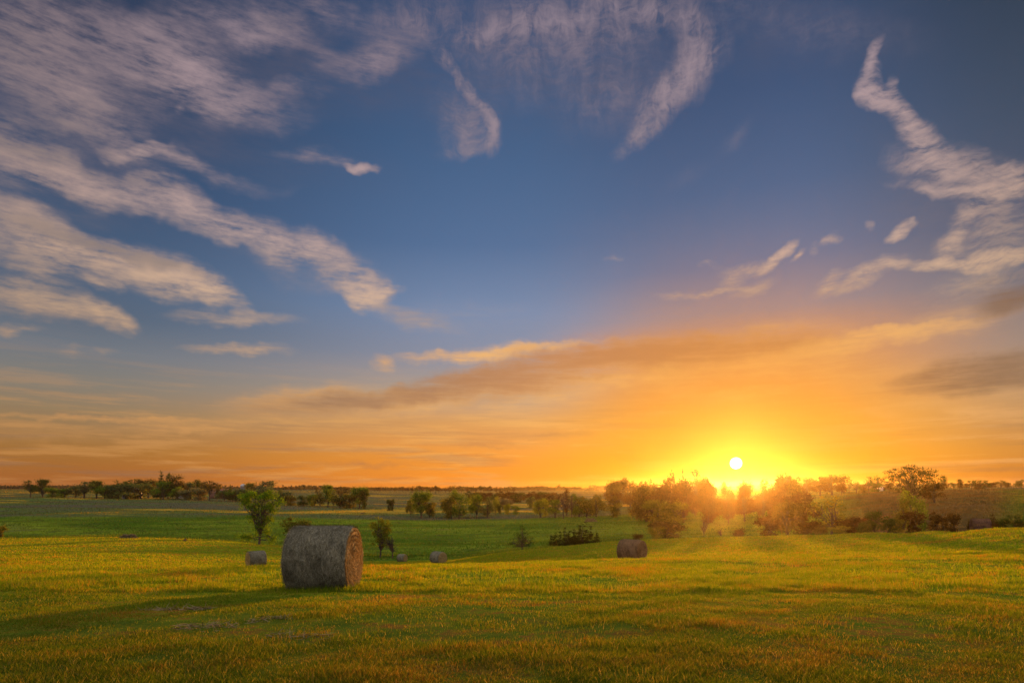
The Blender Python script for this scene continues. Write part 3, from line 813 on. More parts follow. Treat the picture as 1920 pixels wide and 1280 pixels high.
KINDS = {}
def make_kind(key, name, seed, lobes, nclump=70, per=24, size=.02, sigma=.045, trunk=.03, fork=.3, lean=0.0, limbs=14, stems=1, twig=.006):
    rg = np.random.default_rng(seed)
    root = empty(name)
    co, fc, shd, cc = leaf_cloud(rg, lobes, nclump, per, size, sigma)
    paths = []
    for s in range(stems):
        off = 0 if stems == 1 else (s - (stems - 1) / 2) * .06
        top = (lean + off * 3 * 1.0, 0, max(l[2] for l in lobes))
        fk = np.array([off + lean * fork, 0, fork])
        paths.append((np.array([[off, 0, -.03], [off, 0, .02], [off * 1.1 + lean * fork * .5, .005, fork * .5], fk]), [trunk * 1.5, trunk * 1.15, trunk * .95, trunk * .85]))
        paths.append(limb(rg, fk, top, trunk * .85, trunk * .15, 7))
    pick_ = rg.permutation(len(cc))[:limbs]
    for i in pick_:
        z0 = fork * .7 + (cc[i][2] - fork * .7) * rg.random() * .45
        base = np.array([lean * z0, 0, max(.05, min(z0, cc[i][2]))])
        p = limb(rg, base, cc[i], trunk * .4, twig * .6, 6, .06)
        paths.append(p)
        for _ in range(3):
            k_ = rg.integers(2, 5)
            paths.append(limb(rg, p[0][k_], p[0][k_] + rg.normal(size=3) * [.07, .07, .05] + [0, 0, .03], twig, twig * .3, 4))
    tco, tfc = tubes(paths)
    t = link_mesh('trunk', tco, tfc, m_bark, root, True)
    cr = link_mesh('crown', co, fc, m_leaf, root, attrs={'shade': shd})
    KINDS[key] = [root, t, cr, False]

def lobes_round(rg, w=.5, z0=.18, z1=1.0, n=9):
    out = []
    for i in range(n):
        t = rg.random(); a = rg.random() * 2 * math.pi
        z = z0 + (z1 - z0) * (.15 + .7 * t)
        r = w * math.sin(math.pi * (.18 + .70 * t)) * (.35 + .4 * rg.random())
        s = .11 + .10 * rg.random()
        out.append((r * math.cos(a), r * math.sin(a), z, s * w * 2.0, s * w * 2.0, s * .95))
    out.append((0, 0, (z0 + z1) / 2, w * .32, w * .32, (z1 - z0) * .36))
    return out

for i in range(4):
    rg = np.random.default_rng(40 + i)
    make_kind(f'round{i}', 'broadleaf_tree', 50 + i, lobes_round(rg, .48, .02, 1.0, 11), 210, 28, .017, .048, fork=.12)
    make_kind(f'bush{i}', 'bush', 60 + i, lobes_round(rg, .5, -.05, .95, 9), 130, 24, .024, .05, trunk=.02, fork=.10)
    make_kind(f'dense{i}', 'broadleaf_tree', 100 + i, lobes_round(rg, .48, -.05, 1.0, 14), 560, 26, .024, .055, fork=.12)
    make_kind(f'tall{i}', 'broadleaf_tree', 70 + i, lobes_round(rg, .26, .08, 1.0, 9), 110, 24, .019, .04, trunk=.022, fork=.3)
    make_kind(f'open{i}', 'broadleaf_tree', 80 + i, lobes_round(rg, .50, .28, 1.0, 9), 80, 20, .019, .035, trunk=.026, fork=.34, limbs=24)
    make_kind(f'tiny{i}', 'distant_tree', 90 + i, lobes_round(rg, .50, .12, 1.0, 6), 26, 14, .05, .07, trunk=.03, fork=.25, limbs=5)
    make_kind(f'bare{i}', 'bare_tree', 95 + i, lobes_round(rg, .42, .35, 1.0, 6), 40, 5, .02, .05, trunk=.022, fork=.35, limbs=30, twig=.009)
make_kind('umbrella', 'broadleaf_tree', 5, [(-.3, 0, .78, .24, .24, .12), (.05, 0, .86, .3, .3, .13), (.35, 0, .72, .2, .2, .14), (0, 0, .62, .3, .3, .14), (-.1, .2, .7, .2, .2, .14), (.2, -.2, .55, .16, .16, .1)], 80, 24, .02, .04, fork=.35)
make_kind('oak', 'oak_tree', 6, [(-.42, 0, .62, .16, .2, .13), (-.30, 0, .82, .17, .2, .11), (-.08, 0, .90, .18, .2, .10), (.16, 0, .82, .18, .2, .13), (.38, 0, .70, .17, .2, .12), (-.15, 0, .62, .25, .3, .2), (.15, 0, .5, .3, .3, .22),
    (-.3, 0, .35, .16, .2, .17), (.36, .1, .42, .16, .2, .17), (0, 0, .3, .28, .3, .18), (.1, -.2, .72, .2, .2, .18), (-.2, .2, .74, .2, .2, .12)], 300, 26, .012, .030, trunk=.03, fork=.16, limbs=40)
make_kind('vase', 'vase_shaped_tree', 7, [(-.24, 0, .90, .15, .14, .085), (-.10, 0, .93, .14, .14, .07), (.08, 0, .88, .14, .14, .09), (.20, 0, .90, .13, .13, .08), (.36, 0, .80, .13, .13, .10), (-.28, 0, .76, .12, .12, .12), (-.12, 0, .74, .17, .17, .16), (.08, 0, .70, .16, .16, .16),
    (.28, 0, .66, .13, .13, .12), (-.10, 0, .52, .13, .13, .13), (.10, 0, .50, .12, .12, .12), (.20, 0, .48, .09, .09, .07), (0, 0, .36, .08, .08, .10), (-.03, 0, .26, .07, .07, .08),
    (-.30, 0, .16, .13, .1, .045), (-.18, 0, .13, .10, .1, .045), (.20, 0, .20, .06, .06, .09), (.28, 0, .13, .06, .06, .06), (.12, 0, .30, .08, .08, .09), (.30, 0, .04, .12, .08, .02)], 300, 40, .0110, .027, trunk=.022, fork=.22, lean=.06, limbs=46)
make_kind('slender', 'slender_tree', 8, [(-.02, 0, .90, .12, .12, .09), (.09, 0, .82, .12, .12, .12), (-.08, 0, .78, .11, .11, .12), (.12, 0, .66, .11, .11, .12), (-.05, 0, .62, .12, .12, .12), (.06, 0, .50, .12, .12, .12), (-.10, 0, .42, .12, .12, .10), (-.16, 0, .34, .08, .08, .06), (.14, 0, .44, .07, .07, .08), (.02, 0, .33, .08, .08, .07)], 110, 34, .013, .028, trunk=.017, fork=.2, lean=.04, limbs=26)
make_kind('feather', 'young_tree', 9, [(0, 0, .84, .10, .10, .14), (.12, 0, .66, .14, .14, .10), (-.14, 0, .62, .14, .14, .10), (.24, 0, .48, .15, .12, .06), (-.28, 0, .40, .16, .12, .06), (.30, 0, .32, .15, .12, .05), (-.36, 0, .26, .15, .12, .05), (0, 0, .45, .18, .18, .2), (.16, 0, .20, .18, .14, .06), (-.16, 0, .18, .18, .14, .05)], 120, 16, .014, .03, trunk=.018, fork=.2, limbs=46)
def spike_lobes(rg, n, wide):
    out = []
    for i in range(n):
        x = (i - (n - 1) / 2) / max(1, n - 1) * wide * 2
        hgt = 1.0 - .5 * abs(x) / (wide + .001) * (.7 + .3 * rg.random()) - .15 * rg.random()
        for j in range(5):
            t = (j + .5) / 5
            out.append((x + .12 * x * t, rg.normal() * .06, hgt * t, .15 * (1.05 - t), .15 * (1.05 - t), hgt * .13))
    return out
rg = np.random.default_rng(3)
make_kind('cedar0', 'cedar_bush', 12, spike_lobes(rg, 7, .40), 420, 22, .014, .022, trunk=.02, fork=.05, limbs=8)
make_kind('cedar1', 'cedar_bush', 13, spike_lobes(rg, 6, .34), 380, 22, .014, .022, trunk=.02, fork=.05, limbs=8)
make_kind('conifer', 'pine_tree', 14, [(0, 0, .12 + .84 * t, .30 * (1.05 - t), .30 * (1.05 - t), .04) for t in np.linspace(0, 1, 9)], 150, 20, .02, .028, trunk=.022, fork=.1, limbs=20)

USED = set()
def put_tree(key, px, Y, top_row, width_px, col, label=None, cat='tree', group=None, rz=None, base_lift=0.0, yscale=None):
    """stand a tree on the ground at one bearing and distance so that its top and breadth come out as surveyed"""
    x, y, z = at(px, Y)
    H = -(top_row - EYE_ROW) / F * Y - z
    Wm = width_px / F * Y
    src = KINDS[key]
    if not src[3]:
        r, t, c_ = src[0], src[1], src[2]; src[3] = True
    else:
        r = src[0].copy(); C.objects.link(r)
        t = src[1].copy(); C.objects.link(t); t.parent = r
        c_ = src[2].copy(); C.objects.link(c_); c_.parent = r
        for k in list(r.keys()): del r[k]
    if 'ext' not in src[2].data:
        v = np.empty(len(src[2].data.vertices) * 3, dtype=np.float32); src[2].data.vertices.foreach_get('co', v); v = v.reshape(-1, 3)
        src[2].data['ext'] = [float(np.percentile(v[:, 0], 98.5) - np.percentile(v[:, 0], 1.5)), float(np.percentile(v[:, 2], 99.5))]
    ex, ez = src[2].data['ext']
    H = max(H, .4) / ez
    r.location = (x, y, z)
    r.scale = (Wm / ex, yscale or Wm / ex, H)
    c_.color = (*col, 1)
    if rz: r.rotation_euler = (0, 0, rz)
    tag(r, label, cat, group)
    return r

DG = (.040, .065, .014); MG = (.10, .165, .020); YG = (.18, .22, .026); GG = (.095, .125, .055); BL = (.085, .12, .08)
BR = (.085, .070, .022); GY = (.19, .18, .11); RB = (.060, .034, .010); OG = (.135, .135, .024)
NAMES = {DG: 'dark green', MG: 'mid green', YG: 'yellow green', GG: 'grey green', BL: 'bluish green', BR: 'brownish', GY: 'pale grey', RB: 'reddish brown', OG: 'olive'}
ORD = ('first second third fourth fifth sixth seventh eighth ninth tenth eleventh twelfth thirteenth fourteenth fifteenth sixteenth seventeenth eighteenth nineteenth twentieth '
       'twenty-first twenty-second twenty-third twenty-fourth twenty-fifth twenty-sixth twenty-seventh twenty-eighth twenty-ninth thirtieth thirty-first thirty-second thirty-third thirty-fourth thirty-fifth thirty-sixth').split()
def shape_word(key):
    for k, w in (('round', 'rounded tree'), ('dense', 'full crowned tree'), ('bush', 'bush'), ('tall', 'upright tree'), ('open', 'open crowned tree'), ('tiny', 'small tree'), ('bare', 'thin leaved tree'), ('conifer', 'pine tree'), ('umbrella', 'flat topped tree'), ('cedar', 'spiky cedar bush')):
        if key.startswith(k): return w
    return 'tree'
def row(place, group, items, own={}):
    items = sorted(items, key=lambda t: t[1])
    for i, (key, px, Y, top, w, col) in enumerate(items):
        lb = own.get((key, px)) or f"{NAMES[col]} {shape_word(key)}, {ORD[i]} from the left {place}"
        put_tree(key, px, Y, top, w, col, lb, 'bush' if key.startswith(('bush', 'cedar')) else 'tree', group)

# hero trees
put_tree('vase', 486, 104, 920, 74, (.115, .21, .018), 'leafy vase shaped green tree standing above the small left bale', 'tree')
put_tree('slender', 713, 124, 970, 36, (.17, .19, .020), 'slender yellow green tree with thin trunk right of the largest bale', 'tree')
put_tree('feather', 979, 108, 985, 46, (.045, .075, .020), 'young dark feathery tree alone at the edge of the mown slope', 'tree')
put_tree('cedar0', 1059, 100, 990, 56, (.026, .030, .010), 'lower left one of two joined dark spiky cedar bushes', 'bush', 'dark cedar bushes behind the slope')
put_tree('cedar1', 1092, 104, 985, 60, (.030, .028, .010), 'taller right one of two joined dark spiky cedar bushes', 'bush', 'dark cedar bushes behind the slope')
put_tree('oak', 1711, 210, 873, 92, (.040, .036, .012), 'tallest broad oak with gappy crown on the right-hand slope', 'tree')
put_tree('bush0', 556, 150, 970, 40, OG, 'low olive bush just behind the top of the largest bale', 'bush')
put_tree('bare0', 736, 122, 1004, 26, OG, 'thin leaning bare stem beside the slender yellow green tree', 'tree')
put_tree('bush2', 2, 116, 985, 20, OG, 'small olive bush cut by the left edge above the mown rise', 'bush')

row('in the farm grove', 'trees of the farm grove on the left horizon', [
 ('open0', 57, 372, 900, 24, DG), ('round1', 80, 372, 898, 26, DG), ('bush1', 98, 368, 914, 22, MG), ('bush2', 122, 368, 915, 17, MG),
 ('bush3', 142, 372, 910, 30, GG), ('open2', 158, 372, 903, 34, GG), ('tall1', 181, 372, 900, 24, OG), ('bush0', 196, 370, 911, 24, MG), ('tall2', 222, 372, 901, 24, DG), ('bush1', 210, 371, 908, 22, GG),
 ('round2', 238, 392, 902, 26, OG), ('umbrella', 254, 405, 898, 44, DG), ('round0', 278, 405, 898, 34, BR), ('bush2', 264, 376, 905, 56, GG), ('conifer', 302, 370, 885, 22, DG), ('round3', 315, 372, 888, 26, DG),
 ('tall0', 332, 374, 890, 24, BR), ('round1', 306, 366, 902, 30, MG), ('bush3', 334, 362, 912, 24, MG), ('round0', 352, 392, 903, 26, GG), ('bush0', 347, 360, 916, 18, GY), ('round2', 374, 400, 899, 28, DG), ('umbrella', 393, 360, 901, 36, BR),
 ('bush1', 372, 358, 914, 26, GY), ('bush2', 358, 364, 919, 18, MG), ('tiny1', 410, 392, 908, 14, BR), ('bush3', 421, 358, 916, 24, GG), ('conifer', 432, 372, 909, 8, DG), ('bush0', 436, 358, 918, 22, MG), ('bush1', 450, 360, 915, 22, GY), ('round1', 467, 372, 905, 22, OG), ('bush2', 462, 356, 916, 24, GG),
 ('open1', 484, 376, 904, 24, BL), ('tall3', 501, 380, 901, 24, BL), ('bush3', 498, 366, 912, 38, BL)])
row('in the thicket beyond the largest bale', 'trees of the thicket right of the farm grove', [
 ('round3', 524, 330, 917, 18, DG), ('bush0', 533, 326, 919, 24, GG), ('bush1', 545, 324, 928, 18, OG), ('round2', 569, 320, 929, 24, DG), ('open3', 596, 352, 911, 10, BR), ('bush2', 590, 330, 926, 18, MG), ('bush3', 600, 320, 923, 22, OG), ('tall1', 615, 325, 908, 20, MG),
 ('umbrella', 640, 360, 912, 40, BR), ('bush0', 637, 318, 929, 26, DG), ('bush1', 655, 322, 925, 24, OG), ('round0', 674, 322, 912, 30, MG), ('bush2', 686, 318, 916, 16, DG), ('bush3', 625, 330, 920, 18, GG)])
row('on the middle meadow', 'single trees on the middle meadow', [
 ('bush1', 729, 300, 936, 8, DG), ('bush2', 737, 300, 935, 8, DG), ('bush3', 770, 252, 932, 16, OG), ('round0', 790, 245, 920, 36, MG), ('bush0', 805, 246, 938, 22, OG), ('bush2', 846, 244, 930, 26, OG), ('round2', 861, 243, 919, 34, MG),
 ('round1', 894, 243, 927, 24, MG), ('round3', 914, 243, 932, 28, GG), ('bush1', 884, 275, 936, 12, YG), ('bush3', 929, 262, 931, 16, YG), ('bush0', 936, 262, 944, 8, DG), ('bush2', 953, 262, 944, 12, YG), ('bush1', 967, 258, 948, 14, MG)])
row('in the dark middle hedge', 'dark hedge behind the middle meadow', [
 ('bush%d' % (i % 4), 886 + i * 15, 395 + (i * 37) % 20, 921 + (i * 5) % 4, 26, RB if i % 3 else DG) for i in range(12)] + [('bush0', 942, 330, 932, 22, GY), ('bush1', 953, 325, 935, 18, GY), ('bush2', 998, 330, 930, 16, GG)])
row('in the pale clump', 'lighter trees left of the glowing grove', [
 ('round0', 1013, 238, 936, 26, YG), ('bush1', 1022, 246, 934, 14, YG), ('round1', 1041, 236, 936, 24, MG), ('bare1', 1056, 234, 922, 24, GY), ('bare2', 1072, 236, 926, 18, GY), ('tall0', 1062, 262, 916, 14, RB), ('round2', 1086, 238, 926, 34, MG), ('bush0', 1100, 236, 932, 34, OG),
 ('round3', 1118, 236, 927, 38, OG), ('open0', 1150, 234, 930, 30, BR), ('bush2', 1157, 233, 942, 22, OG), ('bush3', 1186, 230, 952, 14, OG), ('bush1', 1074, 262, 940, 20, GG)])
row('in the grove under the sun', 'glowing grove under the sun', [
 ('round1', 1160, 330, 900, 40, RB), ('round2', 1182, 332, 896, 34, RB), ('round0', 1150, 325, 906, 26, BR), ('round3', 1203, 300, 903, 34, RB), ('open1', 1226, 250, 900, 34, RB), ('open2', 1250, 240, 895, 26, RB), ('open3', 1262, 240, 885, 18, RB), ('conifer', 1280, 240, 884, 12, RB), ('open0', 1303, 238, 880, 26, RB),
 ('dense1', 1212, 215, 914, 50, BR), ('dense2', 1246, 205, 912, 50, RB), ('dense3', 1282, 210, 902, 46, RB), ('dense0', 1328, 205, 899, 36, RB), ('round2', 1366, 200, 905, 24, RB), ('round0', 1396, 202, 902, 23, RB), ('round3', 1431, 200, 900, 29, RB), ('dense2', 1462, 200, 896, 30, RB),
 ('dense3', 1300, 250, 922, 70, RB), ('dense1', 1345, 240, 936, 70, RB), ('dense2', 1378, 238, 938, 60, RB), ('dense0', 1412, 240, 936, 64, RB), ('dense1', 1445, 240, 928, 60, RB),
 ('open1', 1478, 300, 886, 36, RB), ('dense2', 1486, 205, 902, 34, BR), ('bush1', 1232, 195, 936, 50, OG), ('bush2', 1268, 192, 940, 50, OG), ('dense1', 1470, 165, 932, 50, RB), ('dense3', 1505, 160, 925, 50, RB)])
row('on the ridge beside the sun', 'ridge trees between the sun and the oak', [
 ('round3', 1512, 320, 895, 36, RB), ('umbrella', 1538, 320, 894, 40, RB), ('round0', 1560, 318, 891, 44, RB), ('bush3', 1578, 318, 902, 24, RB), ('open2', 1592, 335, 899, 10, DG), ('open3', 1606, 335, 902, 18, DG), ('open0', 1629, 335, 893, 16, DG), ('bush1', 1640, 335, 904, 26, DG), ('open1', 1647, 335, 891, 16, DG), ('bush2', 1620, 340, 907, 18, BR), ('bush0', 1665, 340, 903, 16, RB)])
row('in the valley behind the mown slope', 'valley trees behind the right end of the mown slope', [
 ('bush0', 1196, 106, 1000, 20, RB), ('bush1', 1250, 108, 977, 62, BR), ('bush2', 1236, 107, 985, 26, OG), ('bare3', 1320, 106, 966, 16, BR), ('bush3', 1386, 106, 990, 24, RB), ('bare0', 1352, 107, 990, 10, BR),
 ('bush1', 1440, 118, 968, 44, RB), ('round0', 1478, 124, 938, 52, BR), ('bush0', 1515, 116, 972, 46, RB), ('open3', 1560, 112, 928, 62, OG), ('bush2', 1602, 110, 968, 46, RB), ('round1', 1640, 106, 958, 28, DG), ('bush3', 1622, 106, 975, 34, DG), ('bush0', 1664, 100, 968, 24, DG),
 ('round2', 1716, 116, 921, 40, MG), ('round3', 1694, 112, 936, 36, OG), ('bush2', 1680, 108, 970, 30, OG), ('bush1', 1712, 106, 958, 36, RB), ('bush3', 1540, 108, 982, 30, BR), ('bush2', 1580, 106, 985, 30, OG)])
row('round the far right bale', 'low dark bushes round the far right bale', [
 ('bush0', 1752, 84, 960, 20, RB), ('bush1', 1786, 82, 961, 22, RB), ('tall1', 1769, 84, 968, 12, RB), ('bush3', 1820, 78, 970, 14, RB), ('tall2', 1864, 80, 965, 18, RB), ('bush2', 1884, 80, 971, 22, DG), ('open2', 1902, 80, 963, 22, DG), ('bush1', 1912, 78, 973, 18, DG)])
row('on the crest right of the oak', 'crest trees right of the oak', [
 ('round0', 1752, 205, 904, 34, RB), ('open0', 1767, 345, 892, 15, DG), ('open1', 1788, 345, 904, 9, DG), ('tall3', 1799, 348, 898, 10, RB), ('open2', 1822, 350, 900, 14, DG), ('open3', 1836, 350, 899, 18, DG), ('round3', 1847, 350, 900, 16, DG), ('round0', 1860, 352, 904, 14, RB), ('umbrella', 1877, 352, 900, 20, BR), ('bush1', 1834, 350, 906, 24, RB), ('bush2', 1889, 420, 904, 10, RB), ('bush3', 1911, 480, 899, 18, DG), ('bush0', 1812, 420, 906, 8, RB)])
rg = np.random.default_rng(21)
far = []
for px in list(range(738, 966, 8)): far.append(('tiny%d' % rg.integers(4), px + int(rg.integers(-3, 4)), 700 + int(rg.integers(0, 120)), 909.5 + rg.random() * 4, 9 + 5 * rg.random(), RB if rg.random() < .6 else BR))
row('on the horizon above the meadow', 'tiny trees on the horizon behind the middle meadow', far)
far = []
for px in [962, 968, 976, 982, 990, 997, 1003, 1010, 1016, 1024, 1032, 1040, 1048, 1056, 1076, 1086]: far.append(('tiny%d' % rg.integers(4), px, 900 + int(rg.integers(0, 150)), (908 if px in (1016, 1048) else 911) + rg.random() * 3, 8 + 5 * rg.random(), RB))
row('on the horizon above the clump', 'tiny trees on the horizon behind the pale clump', far)
far = []
for px in [536, 548, 556, 564, 574, 582, 606, 622, 634, 648, 662, 694, 702, 712, 722, 731]: far.append(('tiny%d' % rg.integers(4), px, 800 + int(rg.integers(0, 200)), (909 if px in (574, 582) else 911.5) + rg.random() * 3, 9 + 5 * rg.random(), BR if rg.random() < .6 else RB))
row('on the horizon above the thicket', 'tiny trees on the horizon behind the thicket', far)

# remove kinds that were never placed
for k, (r, t, c_, used) in KINDS.items():
    if not used:
        for o in (t, c_, r): bpy.data.objects.remove(o, do_unlink=True)

# far-off woods that read as one uneven dark line
n = 900
pxs = np.linspace(-500, 2400, n); rr = 1150 + 120 * fbm(pxs / 40, pxs * 0, 3)
Xw = (pxs - 960) / F * rr; Yw = rr
Hw = 3 + 6 * np.clip(fbm(pxs / 26 + 3, pxs * 0 + 2, 5) + .35, 0, 1) + 3 * RNG.random(n)
Zw = height(Xw, Yw)
cs, fs, ss = [], [], []
m = 26000
i = RNG.integers(0, n, m)
p = np.stack([Xw[i] + RNG.normal(0, 4, m), Yw[i] + RNG.normal(0, 30, m), Zw[i] + Hw[i] * RNG.random(m) ** .7 - 1.0], -1)
u = RNG.normal(size=(m, 3)); u /= np.linalg.norm(u, axis=1)[:, None]; v = np.cross(u, RNG.normal(size=(m, 3))); v /= np.linalg.norm(v, axis=1)[:, None]
s = (1.1 + 1.3 * RNG.random(m))[:, None]
co = np.stack([p - u * s, p - v * s, p + u * s, p + v * s], 1).reshape(-1, 3)
fw = link_mesh('far_woods', co, np.arange(4 * m).reshape(-1, 4), m_leaf, attrs={'shade': np.repeat(RNG.random(m), 4)})
fw.color = (.05, .045, .03, 1)
tag(fw, 'faint uneven line of far off woods along the whole horizon', 'woods', kind='stuff')

# ------------------------------------------------------------------ farm buildings, fence, hay wisps, deer
def flat_mat(name, col, var=.25, scale=6, rough=.8):
    m, N, out = new_mat(name)
    pos = N.new('ShaderNodeTexCoord').outputs['Object']
    c = N.mix(N.noise(pos, scale, 4, .65), tuple(x * (1 - var) for x in col) + (1,), tuple(min(1, x * (1 + var)) for x in col) + (1,))
    b = N.new('ShaderNodeBsdfPrincipled'); N.l.new(c, b.inputs['Base Color']); b.inputs['Roughness'].default_value = rough
    N.l.new(b.outputs[0], out.inputs[0])
    return m
m_white = flat_mat('painted_boards', (.62, .60, .58)); m_roof = flat_mat('roof_sheets', (.45, .43, .42)); m_dark = flat_mat('dark_glass', (.03, .03, .035), rough=.2)
m_red = flat_mat('barn_boards', (.16, .07, .05)); m_stone = flat_mat('silo_staves', (.20, .17, .15)); m_wood = flat_mat('weathered_wood', (.14, .11, .08)); m_fur = flat_mat('deer_coat', (.17, .075, .035)); m_hay = flat_mat('raked_hay', (.19, .135, .055), .5, 20)

def box(x0, x1, y0, y1, z0, z1):
    v = np.array([[x0, y0, z0], [x1, y0, z0], [x1, y1, z0], [x0, y1, z0], [x0, y0, z1], [x1, y0, z1], [x1, y1, z1], [x0, y1, z1]], float)
    f = np.array([[0, 3, 2, 1], [4, 5, 6, 7], [0, 1, 5, 4], [1, 2, 6, 5], [2, 3, 7, 6], [3, 0, 4, 7]])
    return v, f
def join(bs):
    n = 0; V, Fc = [], []
    for v, f in bs: V.append(v); Fc.append(f + n); n += len(v)
    return np.concatenate(V), np.concatenate(Fc)

def gable_building(name, px, Y, w, dp, hw, hr, mw, mr, label, cat, rz=0.0, windows=3, lift=0.0):
    root = empty(name, at(px, Y, lift), rz)
    v, f = box(-w / 2, w / 2, -dp / 2, dp / 2, -.6, hw)
    gv = np.array([[-w / 2, -dp / 2, hw], [-w / 2, dp / 2, hw], [-w / 2, 0, hw + hr], [w / 2, -dp / 2, hw], [w / 2, dp / 2, hw], [w / 2, 0, hw + hr]], float)
    g = link_mesh('wall', np.concatenate([v, gv]), [f, np.array([[0, 2, 1], [3, 4, 5]]) + 8], mw, root)
    e = .35; t = .14
    rv = []
    for s in (-1, 1):
        a = np.array([[-w / 2 - e, s * (dp / 2 + e), hw - e * 2 * hr / dp + .04], [w / 2 + e, s * (dp / 2 + e), hw - e * 2 * hr / dp + .04], [w / 2 + e, 0, hr + hw + .04], [-w / 2 - e, 0, hr + hw + .04]])
        b = a + [0, 0, t]
        q = np.array([[0, 1, 2, 3], [4, 7, 6, 5], [0, 4, 5, 1], [1, 5, 6, 2], [2, 6, 7, 3], [3, 7, 4, 0]])
        rv.append((np.concatenate([a, b]), q))
    r = link_mesh('roof', *join(rv), mr, root)
    ch = link_mesh('chimney', *box(w * .2, w * .2 + .6, -.3, .3, hw + hr * .6, hw + hr + .8), m_stone, r) if windows > 1 else None
    for i in range(windows):
        x = -w / 2 + w * (i + 1) / (windows + 1)
        wd = link_mesh('window', *box(x - .5, x + .5, -dp / 2 - .05, -dp / 2 - .004, 1.2, 2.5), m_white, root)
        link_mesh('pane', *box(x - .4, x + .4, -dp / 2 - .09, -dp / 2 - .052, 1.3, 2.4), m_dark, wd)
    dr = link_mesh('door', *box(w * .36, w * .36 + .9, -dp / 2 - .07, -dp / 2 - .004, -.1, 2.0), m_dark, root)
    tag(root, label, cat)
    return root

gable_building('farmhouse', 250, 384, 8.5, 6, 4.6, 2.2, m_white, m_roof, 'white farmhouse with pale roof half hidden in the left farm grove', 'house', RAD(14), 3, .5)
gable_building('farm_shed', 236, 374, 3.2, 3.2, 3.0, 1.0, m_roof, m_white, 'small grey blue shed beside the white farmhouse', 'shed', RAD(-10), 1)
gable_building('barn', 411, 396, 11, 8, 4.2, 2.6, m_red, m_red, 'dark reddish barn roof between the umbrella tree and the silo', 'barn', RAD(25), 1)
gable_building('farm_shed', 345, 392, 6, 5, 2.6, 1.6, m_white, m_roof, 'pale shed gable right of the tall pine tree', 'shed', RAD(40), 1)
gable_building('farm_shed', 538, 420, 7, 5, 2.6, 1.4, m_red, m_roof, 'low brown shed at the left end of the thicket', 'shed', RAD(-20), 1)
gable_building('cottage', 1649, 352, 3.6, 3, 1.6, .9, m_white, m_white, 'tiny white cottage on the ridge between dark trees and the oak', 'house', RAD(10), 1)

root = empty('silo', at(456, 400))
t = np.linspace(0, 2 * math.pi, 20, endpoint=False)
Hs = -(908 - EYE_ROW) / F * 400 - root.location.z
prof = [(1.9, -.5), (1.9, Hs * .5), (1.9, Hs - 1.1)]
V = np.concatenate([np.stack([r * np.cos(t), r * np.sin(t), 0 * t + z], -1) for r, z in prof])
i0 = np.arange(60).reshape(3, 20); j0 = np.roll(i0, -1, 1)
link_mesh('silo_barrel', V, np.stack([i0[:-1], j0[:-1], j0[1:], i0[1:]], -1).reshape(-1, 4), m_stone, root, True)
prof = [(2.0, Hs - 1.12), (1.9, Hs - .5), (1.2, Hs + .2), (.05, Hs + .5)]
V = np.concatenate([np.stack([r * np.cos(t), r * np.sin(t), 0 * t + z], -1) for r, z in prof])
i0 = np.arange(80).reshape(4, 20); j0 = np.roll(i0, -1, 1)
link_mesh('silo_dome', V, np.stack([i0[:-1], j0[:-1], j0[1:], i0[1:]], -1).reshape(-1, 4), m_roof, root, True)
tag(root, 'dark slim silo with domed top rising from the farm grove', 'silo')

# little wire fence in the middle meadow
fr = empty('wire_fence', at(984, 236))
pts = []
for k in range(9):
    x, y, z = at(982 + k * 3.1, 236 + k * .6)
    q = np.array([x, y, z]) - np.array(fr.location); pts.append(q)
    v, f = box(-.07, .07, -.07, .07, -.2, 1.35); v = v + q
    link_mesh('post', v, f, m_wood, fr)
for hgt in (.5, .85, 1.2):
    co_, fc_ = tubes([(np.array(pts) + [0, 0, hgt], [.012] * len(pts))], 4)
    link_mesh('wire', co_, fc_, m_dark, fr)
tag(fr, 'short run of fence posts in the meadow left of the pale clump', 'fence')

# flattened hay left on the rise, and small wisps
def hay_heap(px, Y, L, Wd, H, label, n=900, rz=0, name='hay_heap'):
    x, y, z = at(px, Y)
    p = np.stack([RNG.uniform(-1, 1, n) * L / 2, RNG.normal(0, Wd * .3, n), RNG.random(n) ** 1.3 * H], -1)
    p[:, 2] *= np.clip(1 - np.abs(p[:, 0] / L * 2) ** 6, .2, 1) * (.7 + .8 * LAT[(p[:, 0] * 4 + 90).astype(int) % 256, 7])
    u = RNG.normal(size=(n, 3)) * [1.2, .8, .35]; u /= np.linalg.norm(u, axis=1)[:, None]
    w = np.cross(u, RNG.normal(size=(n, 3))); w /= np.linalg.norm(w, axis=1)[:, None]
    l = RNG.uniform(.06, .18, n)[:, None] * min(1, L); ww = .004 + .0009 * Y
    co = np.stack([p - u * l, p + u * l, p + w * ww], 1).reshape(-1, 3)
    o = link_mesh(name, co, np.arange(3 * n).reshape(-1, 3), m_hay)
    o.location = (x, y, z); o.rotation_euler = (0, 0, rz)
    tag(o, label, 'hay heap')
    return o
hay_heap(241, 91, 2.5, .7, .50, 'long flat heap of grey hay on the crest of the left rise', 2600)
hay_heap(347, 88, .5, .3, .32, 'tiny bright tuft of hay right of the long flat heap', 300)
hay_heap(384, 7.6, .8, .35, .05, 'loose grey straw wisp lying by the shadow of the largest bale', 110, .2, 'straw_wisp')
hay_heap(330, 9.2, 1.1, .22, .03, 'long thin grey straw wisp at the edge of the largest bale shadow', 110, .1, 'straw_wisp')
hay_heap(505, 8.2, .6, .3, .05, 'small brown straw wisp in front of the largest bale', 90, .5, 'straw_wisp')
hay_heap(560, 6.9, .8, .3, .04, 'pale straw wisp in the grass near the bottom left of centre', 80, -.2, 'straw_wisp')
hay_heap(1108, 222, 4.5, 2.5, 1.1, 'low brown mound in the meadow under the pale clump', 2600, 0, 'hay_mound')

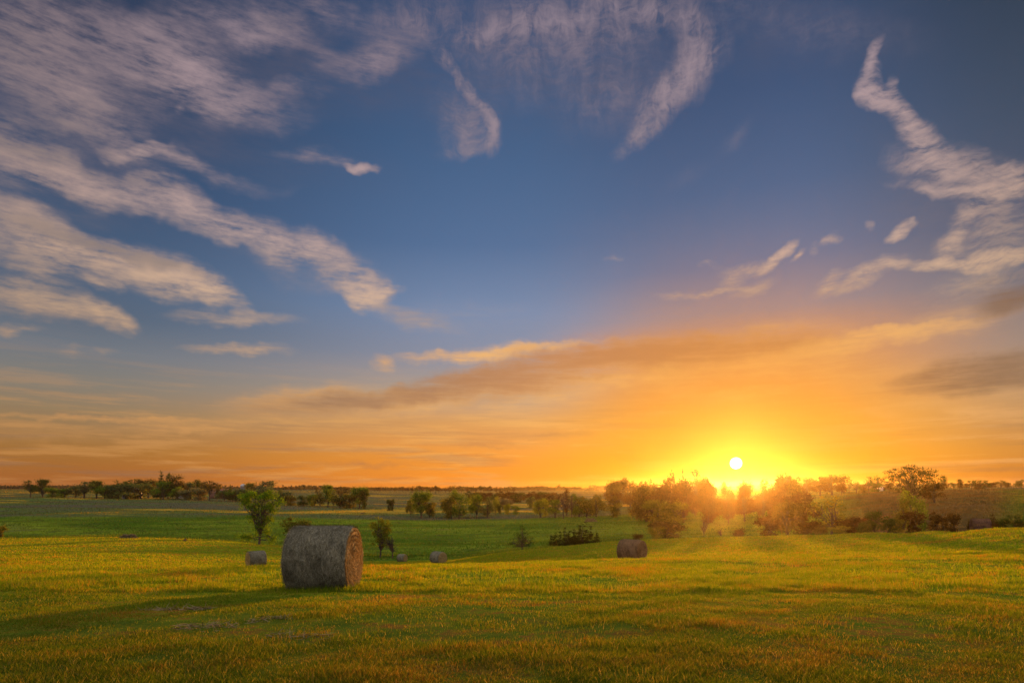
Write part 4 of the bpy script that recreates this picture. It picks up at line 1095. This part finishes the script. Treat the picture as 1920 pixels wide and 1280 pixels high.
# a deer far out on the meadow
d = bpy.data.meshes.new('deer')
J = [(-.55, 0, .95, .16), (0, 0, .93, .19), (.50, 0, .98, .17), (.78, 0, 1.22, .09), (.92, 0, 1.46, .075), (1.12, 0, 1.42, .05), (1.22, 0, 1.38, .03), (-.72, 0, 1.0, .05), (-.80, 0, .90, .03),
     (.90, .09, 1.62, .02), (.90, -.09, 1.62, .02)]
E = [(0, 1), (1, 2), (2, 3), (3, 4), (4, 5), (5, 6), (0, 7), (7, 8), (4, 9), (4, 10)]
for sx_, hip in ((-.55, 0), (.50, 2)):
    for sy_ in (-.12, .12):
        k = len(J); sw = .08 * (1 if sy_ > 0 else -1)
        if hip == 0: J += [(sx_ + .08 + sw, sy_, .68, .08), (sx_ - .10 + sw, sy_, .42, .04), (sx_ + sw, sy_, .06, .025), (sx_ + .05 + sw, sy_, 0, .03)]
        else: J += [(sx_ + sw, sy_, .66, .07), (sx_ + .03 + sw, sy_, .38, .035), (sx_ + sw, sy_, .06, .025), (sx_ + .05 + sw, sy_, 0, .03)]
        E += [(hip, k), (k, k + 1), (k + 1, k + 2), (k + 2, k + 3)]
d.from_pydata([j[:3] for j in J], E, [])
deer = bpy.data.objects.new('deer', d); C.objects.link(deer)
deer.location = at(679, 262); deer.scale = (.95, .95, .95); deer.rotation_euler = (0, 0, RAD(8))
sk = deer.modifiers.new('skin', 'SKIN'); sv = deer.modifiers.new('smooth', 'SUBSURF'); sv.levels = 1; sv.render_levels = 1
d.skin_vertices or None
for i, j in enumerate(J): d.skin_vertices[0].data[i].radius = (j[3], j[3])
d.skin_vertices[0].data[0].use_root = True
d.materials.append(m_fur)
tag(deer, 'small reddish brown deer standing far out on the meadow above the largest bale', 'deer')

# ------------------------------------------------------------------ evening haze
bpy.context.view_layer.update()
HAZE_TOP = 2.0 + max((o.matrix_world @ __import__('mathutils').Vector(c)).z for o in C.objects if o.type == 'MESH' for c in o.bound_box)
v, f = box(-1500, 1500, -1500, 1500, -20, HAZE_TOP)
m_haze = bpy.data.materials.new('haze'); m_haze.use_nodes = True
ht = m_haze.node_tree; ht.nodes.clear()
ho = ht.nodes.new('ShaderNodeOutputMaterial'); hv = ht.nodes.new('ShaderNodeVolumePrincipled')
hv.inputs['Color'].default_value = (1.0, .84, .62, 1)
hv.inputs['Density'].default_value = HAZE_DENSITY
hv.inputs['Anisotropy'].default_value = HAZE_FORWARD
ht.links.new(hv.outputs[0], ho.inputs['Volume'])
hz_o = link_mesh('haze', v, f, m_haze)
tag(hz_o, 'thin warm evening haze over the whole valley', 'haze', kind='stuff')
